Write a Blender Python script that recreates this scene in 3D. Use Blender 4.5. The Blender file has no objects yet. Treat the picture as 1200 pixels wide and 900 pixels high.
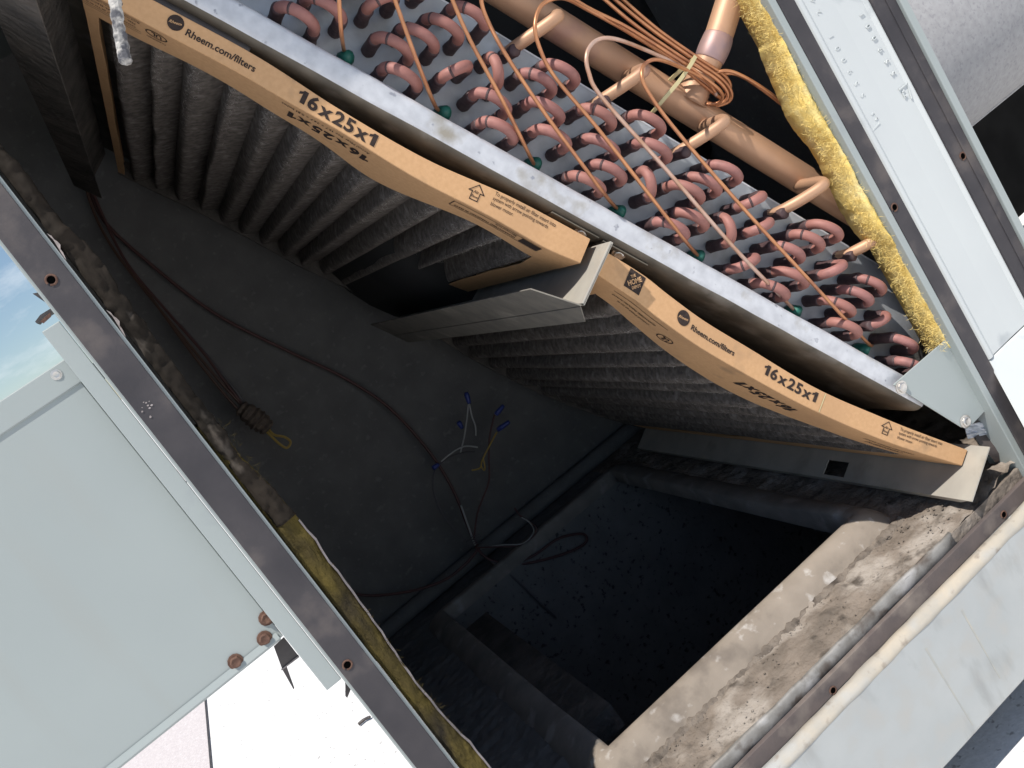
import bpy, bmesh, math, random
from mathutils import Vector, Matrix, noise
random.seed(7)
scn = bpy.context.scene
COL = scn.collection

# ------------------------------------------------------------------ camera
# world: X along the sill, Y into the unit, Z up; the eye is the origin of X and Y
GROUND = -0.755
RX = Vector((0.76092456, -0.34852239, -0.54728965))     # camera right, down, forward in world axes
RY = Vector((-0.58763034, -0.01253076, -0.80903249))
RZ = Vector((0.27510798, 0.93721669, -0.21433729))
cam_d = bpy.data.cameras.new('camera')
cam = bpy.data.objects.new('camera', cam_d); COL.objects.link(cam)
cam_d.sensor_fit = 'HORIZONTAL'; cam_d.sensor_width = 36.0
cam_d.lens = 1110.93 / 1200 * 36.0
cam_d.clip_start = 0.02; cam_d.clip_end = 2000
m3 = Matrix((RX, -RY, -RZ)).transposed()
cam.matrix_world = m3.to_4x4()
scn.camera = cam

# ------------------------------------------------------------------ light
SUN_TRAVEL = Vector((0.78, 1.0, -2.95)).normalized()
to_sun = -SUN_TRAVEL
sun_d = bpy.data.lights.new('sun', 'SUN'); sun_d.energy = 4.8
sun_d.angle = math.radians(0.53); sun_d.color = (1.0, 0.95, 0.88)
sun = bpy.data.objects.new('sun', sun_d); COL.objects.link(sun)
sun.rotation_euler = SUN_TRAVEL.to_track_quat('-Z', 'Y').to_euler()
sun.location = (-1, -1, 3)
world = bpy.data.worlds.new('World'); scn.world = world
world.use_nodes = True
nt = world.node_tree; nt.nodes.clear()
wo = nt.nodes.new('ShaderNodeOutputWorld'); bg = nt.nodes.new('ShaderNodeBackground')
sky = nt.nodes.new('ShaderNodeTexSky'); sky.sky_type = 'NISHITA'; sky.sun_disc = False
sky.sun_elevation = math.asin(to_sun.z)
sky.sun_rotation = math.atan2(to_sun.x, to_sun.y)
sky.air_density = 1.0; sky.dust_density = 0.15; sky.ozone_density = 2.2
tc = nt.nodes.new('ShaderNodeTexCoord'); mp = nt.nodes.new('ShaderNodeMapping')
mp.inputs['Scale'].default_value = (3.0, 3.0, 9.0)
mp.inputs['Rotation'].default_value = (0.2, 0.5, 0.3)
cn = nt.nodes.new('ShaderNodeTexNoise'); cn.inputs['Scale'].default_value = 2.2
cn.inputs['Detail'].default_value = 8; cn.inputs['Roughness'].default_value = 0.62
cr = nt.nodes.new('ShaderNodeValToRGB')
cr.color_ramp.elements[0].position = 0.50; cr.color_ramp.elements[0].color = (0, 0, 0, 1)
cr.color_ramp.elements[1].position = 0.72; cr.color_ramp.elements[1].color = (0.55, 0.55, 0.55, 1)
mx = nt.nodes.new('ShaderNodeMixRGB'); mx.inputs[2].default_value = (9.5, 10, 10.4, 1)
L = nt.links
L.new(tc.outputs['Generated'], mp.inputs['Vector']); L.new(mp.outputs['Vector'], cn.inputs['Vector'])
L.new(cn.outputs['Fac'], cr.inputs['Fac']); L.new(cr.outputs['Color'], mx.inputs[0])
L.new(sky.outputs['Color'], mx.inputs[1]); L.new(mx.outputs['Color'], bg.inputs['Color'])
bg.inputs['Strength'].default_value = 0.095
L.new(bg.outputs['Background'], wo.inputs['Surface'])
scn.view_settings.view_transform = 'Standard'; scn.view_settings.look = 'None'
scn.view_settings.exposure = 0.12; scn.view_settings.gamma = 1.0
scn.view_settings.use_curve_mapping = False
scn.render.engine = 'CYCLES'
scn.cycles.max_bounces = 6

# ------------------------------------------------------------------ materials
MATS = {}
def mat(name, c1, c2=None, scale=40, rough=0.6, metal=0.0, bump=0.0, bscale=None, dist=0.002,
        c3=None, s3=10, lo3=0.55, hi3=0.7, lo=0.35, hi=0.65, stretch=None, detail=6, spec=0.5, rvar=0.0, c4=None, s4=30, st4=(1, 1, 1), lo4=0.58, hi4=0.7, obvar=None):
    """noise between c1 and c2, blotches of c3, bump"""
    m = bpy.data.materials.new(name); m.use_nodes = True
    n = m.node_tree.nodes; l = m.node_tree.links
    b = n['Principled BSDF']
    b.inputs['Roughness'].default_value = rough; b.inputs['Metallic'].default_value = metal
    b.inputs['Specular IOR Level'].default_value = spec
    t = n.new('ShaderNodeTexCoord'); mpn = n.new('ShaderNodeMapping')
    l.new(t.outputs['Object'], mpn.inputs['Vector'])
    if stretch: mpn.inputs['Scale'].default_value = stretch
    def nz(s, d=detail):
        x = n.new('ShaderNodeTexNoise'); x.inputs['Scale'].default_value = s; x.inputs['Detail'].default_value = d
        l.new(mpn.outputs['Vector'], x.inputs['Vector']); return x
    def ramp(src, a, bb):
        r = n.new('ShaderNodeMapRange'); r.inputs['From Min'].default_value = a; r.inputs['From Max'].default_value = bb
        l.new(src, r.inputs['Value']); return r.outputs['Result']
    if c2 is None: c2 = c1
    mix = n.new('ShaderNodeMixRGB'); mix.inputs[1].default_value = (*c1, 1); mix.inputs[2].default_value = (*c2, 1)
    n1 = nz(scale); l.new(ramp(n1.outputs['Fac'], lo, hi), mix.inputs[0]); out = mix.outputs['Color']
    if c3:
        m2 = n.new('ShaderNodeMixRGB'); m2.inputs[2].default_value = (*c3, 1); l.new(out, m2.inputs[1])
        l.new(ramp(nz(s3, 8).outputs['Fac'], lo3, hi3), m2.inputs[0]); out = m2.outputs['Color']
    if c4:
        mp4 = n.new('ShaderNodeMapping'); mp4.inputs['Scale'].default_value = st4; l.new(t.outputs['Object'], mp4.inputs['Vector'])
        x4 = n.new('ShaderNodeTexNoise'); x4.inputs['Scale'].default_value = s4; x4.inputs['Detail'].default_value = 9; l.new(mp4.outputs['Vector'], x4.inputs['Vector'])
        m4 = n.new('ShaderNodeMixRGB'); m4.inputs[2].default_value = (*c4, 1); l.new(out, m4.inputs[1]); l.new(ramp(x4.outputs['Fac'], lo4, hi4), m4.inputs[0]); out = m4.outputs['Color']
    if obvar:
        oi = n.new('ShaderNodeObjectInfo'); m5 = n.new('ShaderNodeMixRGB'); m5.inputs[2].default_value = (*obvar, 1)
        r5 = n.new('ShaderNodeMapRange'); r5.inputs['To Min'].default_value = 0.0; r5.inputs['To Max'].default_value = 0.75
        l.new(oi.outputs['Random'], r5.inputs['Value']); l.new(r5.outputs['Result'], m5.inputs[0]); l.new(out, m5.inputs[1]); out = m5.outputs['Color']
    l.new(out, b.inputs['Base Color'])
    if rvar:
        rr = n.new('ShaderNodeMapRange'); rr.inputs['To Min'].default_value = rough - rvar; rr.inputs['To Max'].default_value = rough + rvar
        l.new(nz(scale * 0.7).outputs['Fac'], rr.inputs['Value']); l.new(rr.outputs['Result'], b.inputs['Roughness'])
    if bump:
        bp = n.new('ShaderNodeBump'); bp.inputs['Strength'].default_value = bump; bp.inputs['Distance'].default_value = dist
        l.new(nz(bscale or scale * 2).outputs['Fac'], bp.inputs['Height']); l.new(bp.outputs['Normal'], b.inputs['Normal'])
    MATS[name] = m
    return m
mat('galvanised', (0.50, 0.51, 0.54), (0.62, 0.63, 0.66), 90, 0.48, 0.25, 0.25, 160, 0.001, c3=(0.33, 0.30, 0.25), s3=28, lo3=0.60, hi3=0.74, rvar=0.12, c4=(0.30, 0.31, 0.35), s4=120, st4=(1, 1, 1), lo4=0.64, hi4=0.70)
mat('galv_brown_shade', (0.17, 0.148, 0.118), (0.10, 0.088, 0.072), 40, 0.6, 0.2, 0.3, 120, 0.001, c3=(0.25, 0.23, 0.20), s3=25, spec=0.25)  # brown dirt, plus the shade of the filter-facing side put into the colour
mat('pan_edge', (0.29, 0.28, 0.265), (0.19, 0.18, 0.165), 60, 0.6, 0.2, 0.4, 140, 0.0012, c3=(0.38, 0.37, 0.36), s3=40, lo3=0.55, hi3=0.7, c4=(0.12, 0.10, 0.085), s4=50, lo4=.52, hi4=.66)
mat('coil_plate', (0.30, 0.32, 0.35), (0.43, 0.45, 0.48), 30, 0.45, 0.3, 0.15, 90, 0.001, c3=(0.19, 0.19, 0.19), s3=14, rvar=0.12, c4=(0.52, 0.54, 0.56), s4=22, st4=(1, 1, 1), lo4=0.60, hi4=0.75)
mat('fin', (0.12, 0.12, 0.12), (0.06, 0.06, 0.06), 200, 0.6, 0.2)
mat('copper_bright', (0.58, 0.27, 0.13), (0.46, 0.20, 0.10), 60, 0.38, 0.55, c3=(0.30, 0.13, 0.08), s3=30, lo3=0.6, hi3=0.75)
mat('copper_pale', (0.62, 0.44, 0.36), (0.50, 0.28, 0.18), 50, 0.42, 0.4)
mat('copper_pipe', (0.52, 0.305, 0.185), (0.44, 0.262, 0.165), 25, 0.5, 0.25, c3=(0.36, 0.20, 0.16), s3=14, rvar=0.1)
mat('braze', (0.32, 0.22, 0.22), (0.42, 0.26, 0.22), 60, 0.5, 0.3)
mat('copper_pink', (0.39, 0.178, 0.16), (0.27, 0.12, 0.108), 70, 0.62, 0.10, 0.25, 260, 0.0008, c3=(0.46, 0.30, 0.21), s3=40, lo3=0.56, hi3=0.76, rvar=0.14, c4=(0.17, 0.085, 0.08), s4=55, lo4=0.56, hi4=0.74, obvar=(0.33, 0.145, 0.115))
mat('collar', (0.050, 0.026, 0.030), (0.085, 0.050, 0.050), 110, 0.6, 0.0, 0.5, 200, 0.001)
mat('green_paint', (0.010, 0.10, 0.075), (0.02, 0.16, 0.12), 150, 0.45, 0.0, 0.3, 200, 0.001)
mat('cardboard', (0.60, 0.36, 0.19), (0.55, 0.325, 0.165), 300, 0.85, 0.0, 0.12, 500, 0.0006, c3=(0.47, 0.28, 0.15), s3=12, lo3=0.5, hi3=0.75, spec=0.2, c4=(0.40, 0.25, 0.14), s4=35, st4=(1, 1, 1), lo4=0.62, hi4=0.78)
mat('cardboard_cut', (0.42, 0.26, 0.15), (0.30, 0.19, 0.11), 400, 0.9, spec=0.1)
mat('ink', (0.030, 0.022, 0.020), (0.05, 0.035, 0.03), 300, 0.8, spec=0.2)
mat('pleat_media', (0.205, 0.180, 0.163), (0.115, 0.102, 0.093), 160, 0.95, 0.0, 0.8, 600, 0.0015, c3=(0.30, 0.275, 0.26), s3=90, lo3=0.55, hi3=0.75, spec=0.1)
mat('lint', (0.62, 0.58, 0.55), (0.40, 0.38, 0.36), 300, 0.95, spec=0.1)
mat('paint', (0.345, 0.382, 0.374), (0.322, 0.357, 0.351), 6, 0.40, 0.0, 0.05, 300, 0.0005, c3=(0.30, 0.33, 0.335), s3=20, lo3=0.66, hi3=0.74, rvar=0.08, c4=(0.33, 0.35, 0.335), s4=16, st4=(1.6, 1, .35), lo4=0.56, hi4=0.86)
mat('paint_white', (0.58, 0.605, 0.60), (0.545, 0.568, 0.568), 8, 0.4, 0.0, 0.04, 200, 0.0005, c3=(0.40, 0.43, 0.44), s3=11, lo3=0.62, hi3=0.68)
mat('paint_rail', (0.43, 0.445, 0.44), (0.385, 0.405, 0.405), 20, 0.5, 0.0, 0.1, 200, 0.0006, c3=(0.42, 0.41, 0.385), s3=40, lo3=0.5, hi3=0.8, c4=(0.27, 0.275, 0.27), s4=26, st4=(1.2, 1, .4), lo4=0.55, hi4=0.75)
mat('dusty_edge', (0.47, 0.415, 0.335), (0.39, 0.365, 0.32), 45, 0.8, 0.0, 0.3, 200, 0.001, c3=(0.40, 0.405, 0.395), s3=18, lo3=0.48, hi3=0.62, c4=(0.28, 0.24, 0.20), s4=70, lo4=.58, hi4=.70)
mat('gasket', (0.036, 0.033, 0.038), (0.058, 0.052, 0.056), 26, 0.72, 0.0, 0.3, 220, 0.0008, c3=(0.12, 0.10, 0.092), s3=26, lo3=0.56, hi3=0.78)
mat('gasket_brown', (0.12, 0.095, 0.088), (0.085, 0.07, 0.068), 40, 0.75, 0.0, 0.3, 160, 0.001, c3=(0.24, 0.20, 0.17), s3=16)
mat('scrape_mark', (0.46, 0.44, 0.39), (0.38, 0.385, 0.37), 90, 0.7)
mat('rust', (0.085, 0.042, 0.030), (0.16, 0.088, 0.060), 200, 0.8, 0.1, 0.5, 300, 0.001)
mat('steel', (0.62, 0.60, 0.57), (0.5, 0.47, 0.43), 120, 0.3, 0.7)
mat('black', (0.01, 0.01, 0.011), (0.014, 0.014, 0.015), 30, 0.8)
mat('bore_shade', (0.002, 0.002, 0.002), None, 30, 1.0, spec=0.0)
mat('bay_shade_black', (0.006, 0.006, 0.006), (0.009, 0.009, 0.009), 20, 0.9, spec=0.05)
mat('dark_tin', (0.05, 0.045, 0.045), (0.09, 0.08, 0.078), 40, 0.5, 0.3)
mat('liner', (0.160, 0.157, 0.154), (0.130, 0.128, 0.126), 22, 0.9, 0.0, 0.5, 260, 0.0015, c3=(0.185, 0.18, 0.178), s3=110, lo3=0.6, hi3=0.72, spec=0.15)
mat('duct_liner', (0.20, 0.195, 0.187), (0.165, 0.161, 0.156), 30, 0.9, 0.0, 0.6, 150, 0.003, c3=(0.06, 0.058, 0.056), s3=120, lo3=0.60, hi3=0.68, spec=0.15)
mat('fibreglass', (0.84, 0.67, 0.27), (0.77, 0.56, 0.17), 90, 0.95, 0.0, 0.6, 900, 0.0012, c3=(0.30, 0.21, 0.08), s3=17, lo3=0.58, hi3=0.78, spec=0.1, c4=(0.86, 0.72, 0.36), s4=60, lo4=.55, hi4=.75)
mat('fibreglass_old', (0.105, 0.080, 0.024), (0.055, 0.043, 0.018), 60, 0.95, 0.0, 1.0, 300, 0.003, c3=(0.030, 0.025, 0.018), s3=34, lo3=.5, hi3=.65, spec=0.1, stretch=(1, 1, 0.4))
mat('facing_dirty', (0.030, 0.024, 0.019), (0.014, 0.012, 0.010), 30, 0.8, 0.0, 0.8, 90, 0.003, c3=(0.10, 0.085, 0.072), s3=60, lo3=0.60, hi3=0.74, stretch=(1, 1, 0.35), spec=0.08)
mat('facing_torn', (0.42, 0.37, 0.36), (0.22, 0.19, 0.18), 60, 0.7, 0.0, 0.5, 120, 0.001)
mat('dirt_floor', (0.245, 0.205, 0.170), (0.155, 0.130, 0.108), 34, 0.95, 0.0, 1.0, 120, 0.004, c3=(0.36, 0.32, 0.28), s3=22, lo3=0.50, hi3=0.64, spec=0.1, c4=(0.10, 0.085, 0.072), s4=45, lo4=.57, hi4=.68)
mat('crust', (0.13, 0.11, 0.093), (0.22, 0.187, 0.157), 90, 0.95, 0.0, 1.0, 240, 0.003, c3=(0.06, 0.05, 0.043), s3=60, spec=0.1)
mat('dirt_and_shade', (0.105, 0.095, 0.086), (0.065, 0.060, 0.056), 34, 0.95, 0.0, 1.0, 120, 0.004, c3=(0.15, 0.13, 0.115), s3=18, spec=0.1)  # real dirt on the ledge, painted shade on rear boards and top bracket
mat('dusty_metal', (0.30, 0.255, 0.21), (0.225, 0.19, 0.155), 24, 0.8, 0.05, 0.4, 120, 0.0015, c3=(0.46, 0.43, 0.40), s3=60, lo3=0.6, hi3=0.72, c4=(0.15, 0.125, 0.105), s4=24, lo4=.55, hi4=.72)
mat('collar_shade', (0.25, 0.225, 0.20), (0.17, 0.155, 0.14), 26, 0.85, 0.05, 0.5, 120, 0.0015, c3=(0.34, 0.32, 0.30), s3=34, lo3=0.56, hi3=0.7)
mat('bracket_metal', (0.46, 0.43, 0.37), (0.38, 0.355, 0.31), 30, 0.5, 0.15, 0.12, 160, 0.0008, c3=(0.29, 0.265, 0.22), s3=20, lo3=0.56, hi3=0.72, rvar=0.1)
mat('bracket_dusty', (0.20, 0.185, 0.16), (0.15, 0.14, 0.125), 60, 0.85, 0.05, 0.4, 260, 0.001, c3=(0.27, 0.25, 0.215), s3=30)
mat('roof_white', (0.78, 0.77, 0.76), (0.70, 0.69, 0.68), 160, 0.9, 0.0, 0.6, 260, 0.002, c3=(0.38, 0.37, 0.36), s3=120, lo3=0.62, hi3=0.70, spec=0.2)
mat('roof_pink', (0.60, 0.555, 0.55), (0.52, 0.48, 0.48), 200, 0.9, 0.0, 0.7, 260, 0.002, c3=(0.66, 0.63, 0.63), s3=150, spec=0.2)
mat('speckled_grey', (0.33, 0.325, 0.33), (0.38, 0.375, 0.38), 120, 0.75, 0.0, 0.15, 160, 0.002, c3=(0.29, 0.285, 0.295), s3=210, lo3=0.55, hi3=0.66)
mat('wire_red', (0.085, 0.036, 0.034), None, 30, 0.5)
mat('wire_brown', (0.085, 0.045, 0.032), None, 30, 0.5)
mat('wire_white', (0.36, 0.36, 0.35), None, 30, 0.5)
mat('wire_yellow', (0.38, 0.26, 0.06), None, 30, 0.5)
mat('wire_grey', (0.09, 0.085, 0.09), None, 30, 0.5)
mat('wire_blue', (0.035, 0.055, 0.24), None, 30, 0.45)
mat('connector', (0.13, 0.10, 0.075), (0.08, 0.06, 0.05), 120, 0.8, 0, 0.5)
mat('zip_tie', (0.60, 0.52, 0.28), (0.52, 0.45, 0.24), 60, 0.5)
mat('flaky', (0.46, 0.44, 0.41), (0.09, 0.09, 0.10), 130, 0.8, 0.0, 0.8, 200, 0.002, lo=0.42, hi=0.58)

# ------------------------------------------------------------------ helpers
def link(o, parent=None):
    COL.objects.link(o)
    if parent: o.parent = parent
    return o
def obj(name, v, f, m, parent=None, smooth=False, bev=0.0, mesh=None):
    if mesh is None:
        mesh = bpy.data.meshes.new(name); mesh.from_pydata([tuple(p) for p in v], [], f); mesh.update()
        bm = bmesh.new(); bm.from_mesh(mesh); bmesh.ops.recalc_face_normals(bm, faces=bm.faces); bm.to_mesh(mesh); bm.free()
        mesh.materials.append(MATS[m])
        if smooth:
            for p in mesh.polygons: p.use_smooth = True
    o = bpy.data.objects.new(name, mesh); link(o, parent)
    if bev:
        b = o.modifiers.new('bevel', 'BEVEL'); b.width = bev; b.segments = 2; b.limit_method = 'ANGLE'; b.angle_limit = 0.6
    return o
def thing(name, label, cat, loc=(0, 0, 0), group=None):
    """an empty at the base of a thing; children keep world coordinates through wp()"""
    e = bpy.data.objects.new(name, None); e.empty_display_size = 0.05; e.location = loc; link(e)
    tag(e, label, cat, group); return e
def tag(o, label=None, cat=None, group=None, kind=None):
    if label: o['label'] = label
    if cat: o['category'] = cat
    if group: o['group'] = group
    if kind: o['kind'] = kind
    return o
def wp(o):
    """parts are modelled in world coordinates: cancel the parent's offset"""
    p = o.parent; off = Vector((0, 0, 0))
    while p: off += Vector(p.location); p = p.parent
    o.location = -off
    return o
def bx(x0, x1, y0, y1, z0, z1):
    v = [(x, y, z) for x in (x0, x1) for y in (y0, y1) for z in (z0, z1)]
    f = [(0, 1, 3, 2), (4, 6, 7, 5), (0, 4, 5, 1), (2, 3, 7, 6), (0, 2, 6, 4), (1, 5, 7, 3)]
    return v, f
def box(name, r, m, parent=None, bev=0.0):
    v, f = bx(*r); o = obj(name, v, f, m, parent, bev=bev)
    return wp(o) if parent else o
def prism(name, poly, d, m, parent=None, bev=0.0):
    """polygon of world points pushed along vector d"""
    n = len(poly); poly = [Vector(p) for p in poly]; d = Vector(d)
    v = poly + [p + d for p in poly]
    f = [tuple(range(n)), tuple(range(2 * n - 1, n - 1, -1))] + [(i, (i + 1) % n, n + (i + 1) % n, n + i) for i in range(n)]
    o = obj(name, v, f, m, parent, bev=bev)
    return wp(o) if parent else o
def smooth_path(P, per=6):
    P = [Vector(p) for p in P]
    if len(P) < 3: return P
    out = []
    for i in range(len(P) - 1):
        p0 = P[max(i - 1, 0)]; p1 = P[i]; p2 = P[i + 1]; p3 = P[min(i + 2, len(P) - 1)]
        for k in range(per):
            t = k / per
            out.append(0.5 * ((2 * p1) + (p2 - p0) * t + (2 * p0 - 5 * p1 + 4 * p2 - p3) * t * t + (3 * p1 - p0 - 3 * p2 + p3) * t ** 3))
    out.append(P[-1]); return out
def tube_geo(P, r, seg=10, cap=True):
    """P: dense path; r: number or list"""
    n = len(P); R = r if isinstance(r, (list, tuple)) else [r] * n
    T = [(P[min(i + 1, n - 1)] - P[max(i - 1, 0)]).normalized() for i in range(n)]
    a = T[0].orthogonal().normalized(); v = []; f = []
    for i in range(n):
        a = (a - T[i] * a.dot(T[i])).normalized(); b = T[i].cross(a)
        for k in range(seg):
            w = 2 * math.pi * k / seg
            v.append(P[i] + (a * math.cos(w) + b * math.sin(w)) * R[i])
    for i in range(n - 1):
        for k in range(seg):
            k2 = (k + 1) % seg
            f.append((i * seg + k, i * seg + k2, (i + 1) * seg + k2, (i + 1) * seg + k))
    if cap:
        f.append(tuple(range(seg - 1, -1, -1))); f.append(tuple(range((n - 1) * seg, n * seg)))
    return v, f
def tube(name, P, r, m, parent=None, seg=10, per=6, sm=True):
    P = smooth_path(P, per) if sm else [Vector(p) for p in P]
    v, f = tube_geo(P, r, seg); o = obj(name, v, f, m, parent, smooth=True)
    return wp(o) if parent else o
def loft(name, rings, m, parent=None, smooth=True, closed=False, bev=0.0):
    """rings: list of equal-length point lists"""
    k = len(rings[0]); v = [p for r in rings for p in r]; f = []
    for i in range(len(rings) - 1):
        for j in range(k - (0 if closed else 1)):
            j2 = (j + 1) % k
            f.append((i * k + j, i * k + j2, (i + 1) * k + j2, (i + 1) * k + j))
    if closed:
        f.append(tuple(range(k - 1, -1, -1))); f.append(tuple(range((len(rings) - 1) * k, len(rings) * k)))
    o = obj(name, v, f, m, parent, smooth=smooth, bev=bev)
    return wp(o) if parent else o
def interp(tab, x):
    """smooth curve through a table"""
    if x <= tab[0][0]: return tab[0][1]
    if x >= tab[-1][0]: return tab[-1][1]
    n = len(tab)
    for i in range(n - 1):
        if x <= tab[i + 1][0]:
            def sl(k):
                a_, b_ = tab[max(k - 1, 0)], tab[min(k + 1, n - 1)]; return (b_[1] - a_[1]) / (b_[0] - a_[0])
            (x0, y0), (x1, y1) = tab[i], tab[i + 1]; h = x1 - x0; t = (x - x0) / h
            return (2*t**3-3*t*t+1)*y0 + (t**3-2*t*t+t)*h*sl(i) + (-2*t**3+3*t*t)*y1 + (t**3-t*t)*h*sl(i+1)
# the slanted frame of coil, filters and rack: s runs down the slope (mm), q square to it towards the coil (mm)
TV = Vector((0.5035, 0, -0.864)); QV = Vector((0.864, 0, 0.5035)); OV = Vector((0.3433, 0, -0.1244))
def F(s, q, y): return OV + TV * (s / 1000) + QV * (q / 1000) + Vector((0, y, 0))
FX = 1110.93
def sight(px, py, y):
    """point at depth y along a measured line of sight"""
    d = RX * (px - 600) + RY * (py - 450) + RZ * FX
    return d * (y / d.y)
def sight_z(px, py, z):
    d = RX * (px - 600) + RY * (py - 450) + RZ * FX
    return d * (z / d.z)
def text_run(s, size=1.0, off=0.0, spacing=1.0):
    c = bpy.data.curves.new('t', 'FONT'); c.body = s; c.size = size; c.offset = off; c.resolution_u = 3; c.space_character = spacing
    c.fill_mode = 'FRONT'
    o = bpy.data.objects.new('t', c); COL.objects.link(o)
    dg = bpy.context.evaluated_depsgraph_get(); me = o.evaluated_get(dg).to_mesh()
    v = [tuple(p.co)[:2] for p in me.vertices]; f = [tuple(p.vertices) for p in me.polygons]
    o.evaluated_get(dg).to_mesh_clear(); bpy.data.objects.remove(o); bpy.data.curves.remove(c)
    return v, f
def text_geo(s, size=1.0, off=0.0, spacing=1.0):
    """lettering; the figure 1 gets a flag, which the built-in face lacks"""
    if '1' not in s: return text_run(s, size, off, spacing)
    V = []; Fc = []; x = 0.0
    for ch in s:
        if ch == '1':
            b = off * 1.3; ONE = [(.20 - b, 0), (.34 + b, 0), (.34 + b, .69), (.22 - b, .69), (.16 - b, .60), (.03 - b, .545), (.03 - b, .43 - b), (.12, .465), (.20 - b, .515)]
            k = len(V); V += [(x + p[0] * size, p[1] * size) for p in ONE]; Fc.append(tuple(range(k, k + 9))); x += .46 * size * spacing
        elif ch == ' ': x += .3 * size * spacing
        else:
            v, f = text_run(ch, size, off); x0 = min(p[0] for p in v); x1 = max(p[0] for p in v); k = len(V)
            V += [(p[0] - x0 + x + .035 * size, p[1]) for p in v]; Fc += [tuple(i + k for i in q) for q in f]; x += (x1 - x0 + .075 * size) * spacing
    return V, Fc
def disc_poly(n, rx, ry): return [(rx * math.cos(2 * math.pi * i / n), ry * math.sin(2 * math.pi * i / n)) for i in range(n)]
def screw(parent, p, nrm, r=0.0045, m='steel', h=0.003, name='screw'):
    """hex-washer screw: flange, domed hexagon head, slot"""
    nrm = Vector(nrm).normalized(); p = Vector(p)
    a = nrm.orthogonal().normalized(); b = nrm.cross(a)
    prof = [(1.35, 0), (1.35, 0.25), (1.0, 0.32), (0.98, 0.85), (0.8, 1.0), (0.3, 0.82)]
    rings = []
    for k, (rr, hh) in enumerate(prof):
        n = 12; ring = []
        for i in range(n):
            w = 2 * math.pi * i / n; q = rr * (1.0 if k < 2 or i % 2 == 0 else 0.93)
            ring.append(p + (a * math.cos(w) + b * math.sin(w)) * r * q + nrm * h * hh)
        rings.append(ring)
    return loft(name, rings, m, parent, smooth=False, closed=True)
def hole(parent, p, nrm=(0, -1, 0), r=0.003, name='screw_hole'):
    """rusty ring with a flat black disc painted for the dark inside"""
    nrm = Vector(nrm).normalized(); a = nrm.orthogonal().normalized(); b = nrm.cross(a); p = Vector(p)
    rings = []
    for rr, hh in ((1.5, 0.0003), (1.35, 0.0007), (1.1, 0.0009), (0.95, 0.0002)):
        rings.append([p + (a * math.cos(w) + b * math.sin(w)) * r * rr + nrm * hh for w in [2 * math.pi * i / 14 for i in range(14)]])
    o = loft(name, rings, 'rust', parent)
    bore_shade = [p + (a * math.cos(w) + b * math.sin(w)) * r * 0.98 + nrm * 0.0004 for w in [2 * math.pi * i / 14 for i in range(14)]]  # flat black disc: darkness inside the hole put into the colour
    k = obj('bore_shade', bore_shade, [tuple(range(14))], 'bore_shade', o); wp(k)
    return o
def jitter(p, a, sc): return a * noise.noise(Vector(p) * sc)

# ------------------------------------------------------------------ roof (the ground here)
def sheet_with_hole(name, X, Y, hx, hy, z, m):
    xs = [-X, hx[0], hx[1], X]; ys = [-Y, hy[0], hy[1], Y]; v = [(x, y, z) for y in ys for x in xs]; f = []
    for j in range(3):
        for i in range(3):
            if i == 1 and j == 1: continue
            f.append((j * 4 + i, j * 4 + i + 1, j * 4 + i + 5, j * 4 + i + 4))
    return obj(name, v, f, m)
tag(sheet_with_hole('roof_surface', 400, 400, (-0.005, 0.725), (0.755, 1.37), GROUND, 'roof_white'), 'bright white mineral roof surface', None, None, 'structure')
a = sight_z(240, 822, GROUND + 0.003); b = sight_z(247, 905, GROUND + 0.003)
dv = (b - a).normalized(); e1 = a - dv * 6; e2 = b + dv * 2.2; side = Vector((dv.y, -dv.x, 0)); side = side if side.x < 0 else -side
prism('roofing_sheet', [e1, e2, e2 + side * 3.0, e1 + side * 3.0], (0, 0, -0.0025), 'roof_pink')
tag(bpy.data.objects['roofing_sheet'], 'pinkish grey roofing sheet lapped over the white roof', None, None, 'structure')
tube('lap_seam', [e1 + Vector((0, 0, .001)), (a + b) / 2 + Vector((0.002, 0, .001)), e2 + Vector((0, 0, .001))], 0.0022, 'dark_tin', bpy.data.objects['roofing_sheet'], 6)

# ------------------------------------------------------------------ rooftop unit: posts, sill, floor, liner
unit = thing('rooftop_unit', 'open grey-green rooftop unit with dark lined interior and square floor opening', 'rooftop unit', (0.3, 1.0, GROUND))
TOPZ = 0.46; FLOOR = -0.53; BACK = 1.452
# left post
lp = box('left_post', (-0.0300, -0.0040, 0.680, 0.706, FLOOR - 0.02, TOPZ), 'paint', unit, 0.0008)
g = box('gasket', (-0.0278, -0.0063, 0.6775, 0.6802, FLOOR - 0.01, TOPZ - 0.01), 'gasket', lp, 0.0006)
for p in ((60, 328), (407, 779)): hole(lp, sight(p[0], p[1], 0.6774), r=0.0027)
# dirt specks on the gasket
for k in range(10):
    c = sight(173 + random.uniform(-7, 9), 478 + random.uniform(-9, 11), 0.6772)
    r = random.uniform(0.0004, 0.0009)
    wp(obj('speck', [c + Vector((r * math.cos(w), -0.0002, r * math.sin(w) * random.uniform(.5, 1))) for w in (0, 1.2, 2.4, 3.6, 4.9)], [(0, 1, 2, 3, 4)], 'facing_torn', lp))
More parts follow.
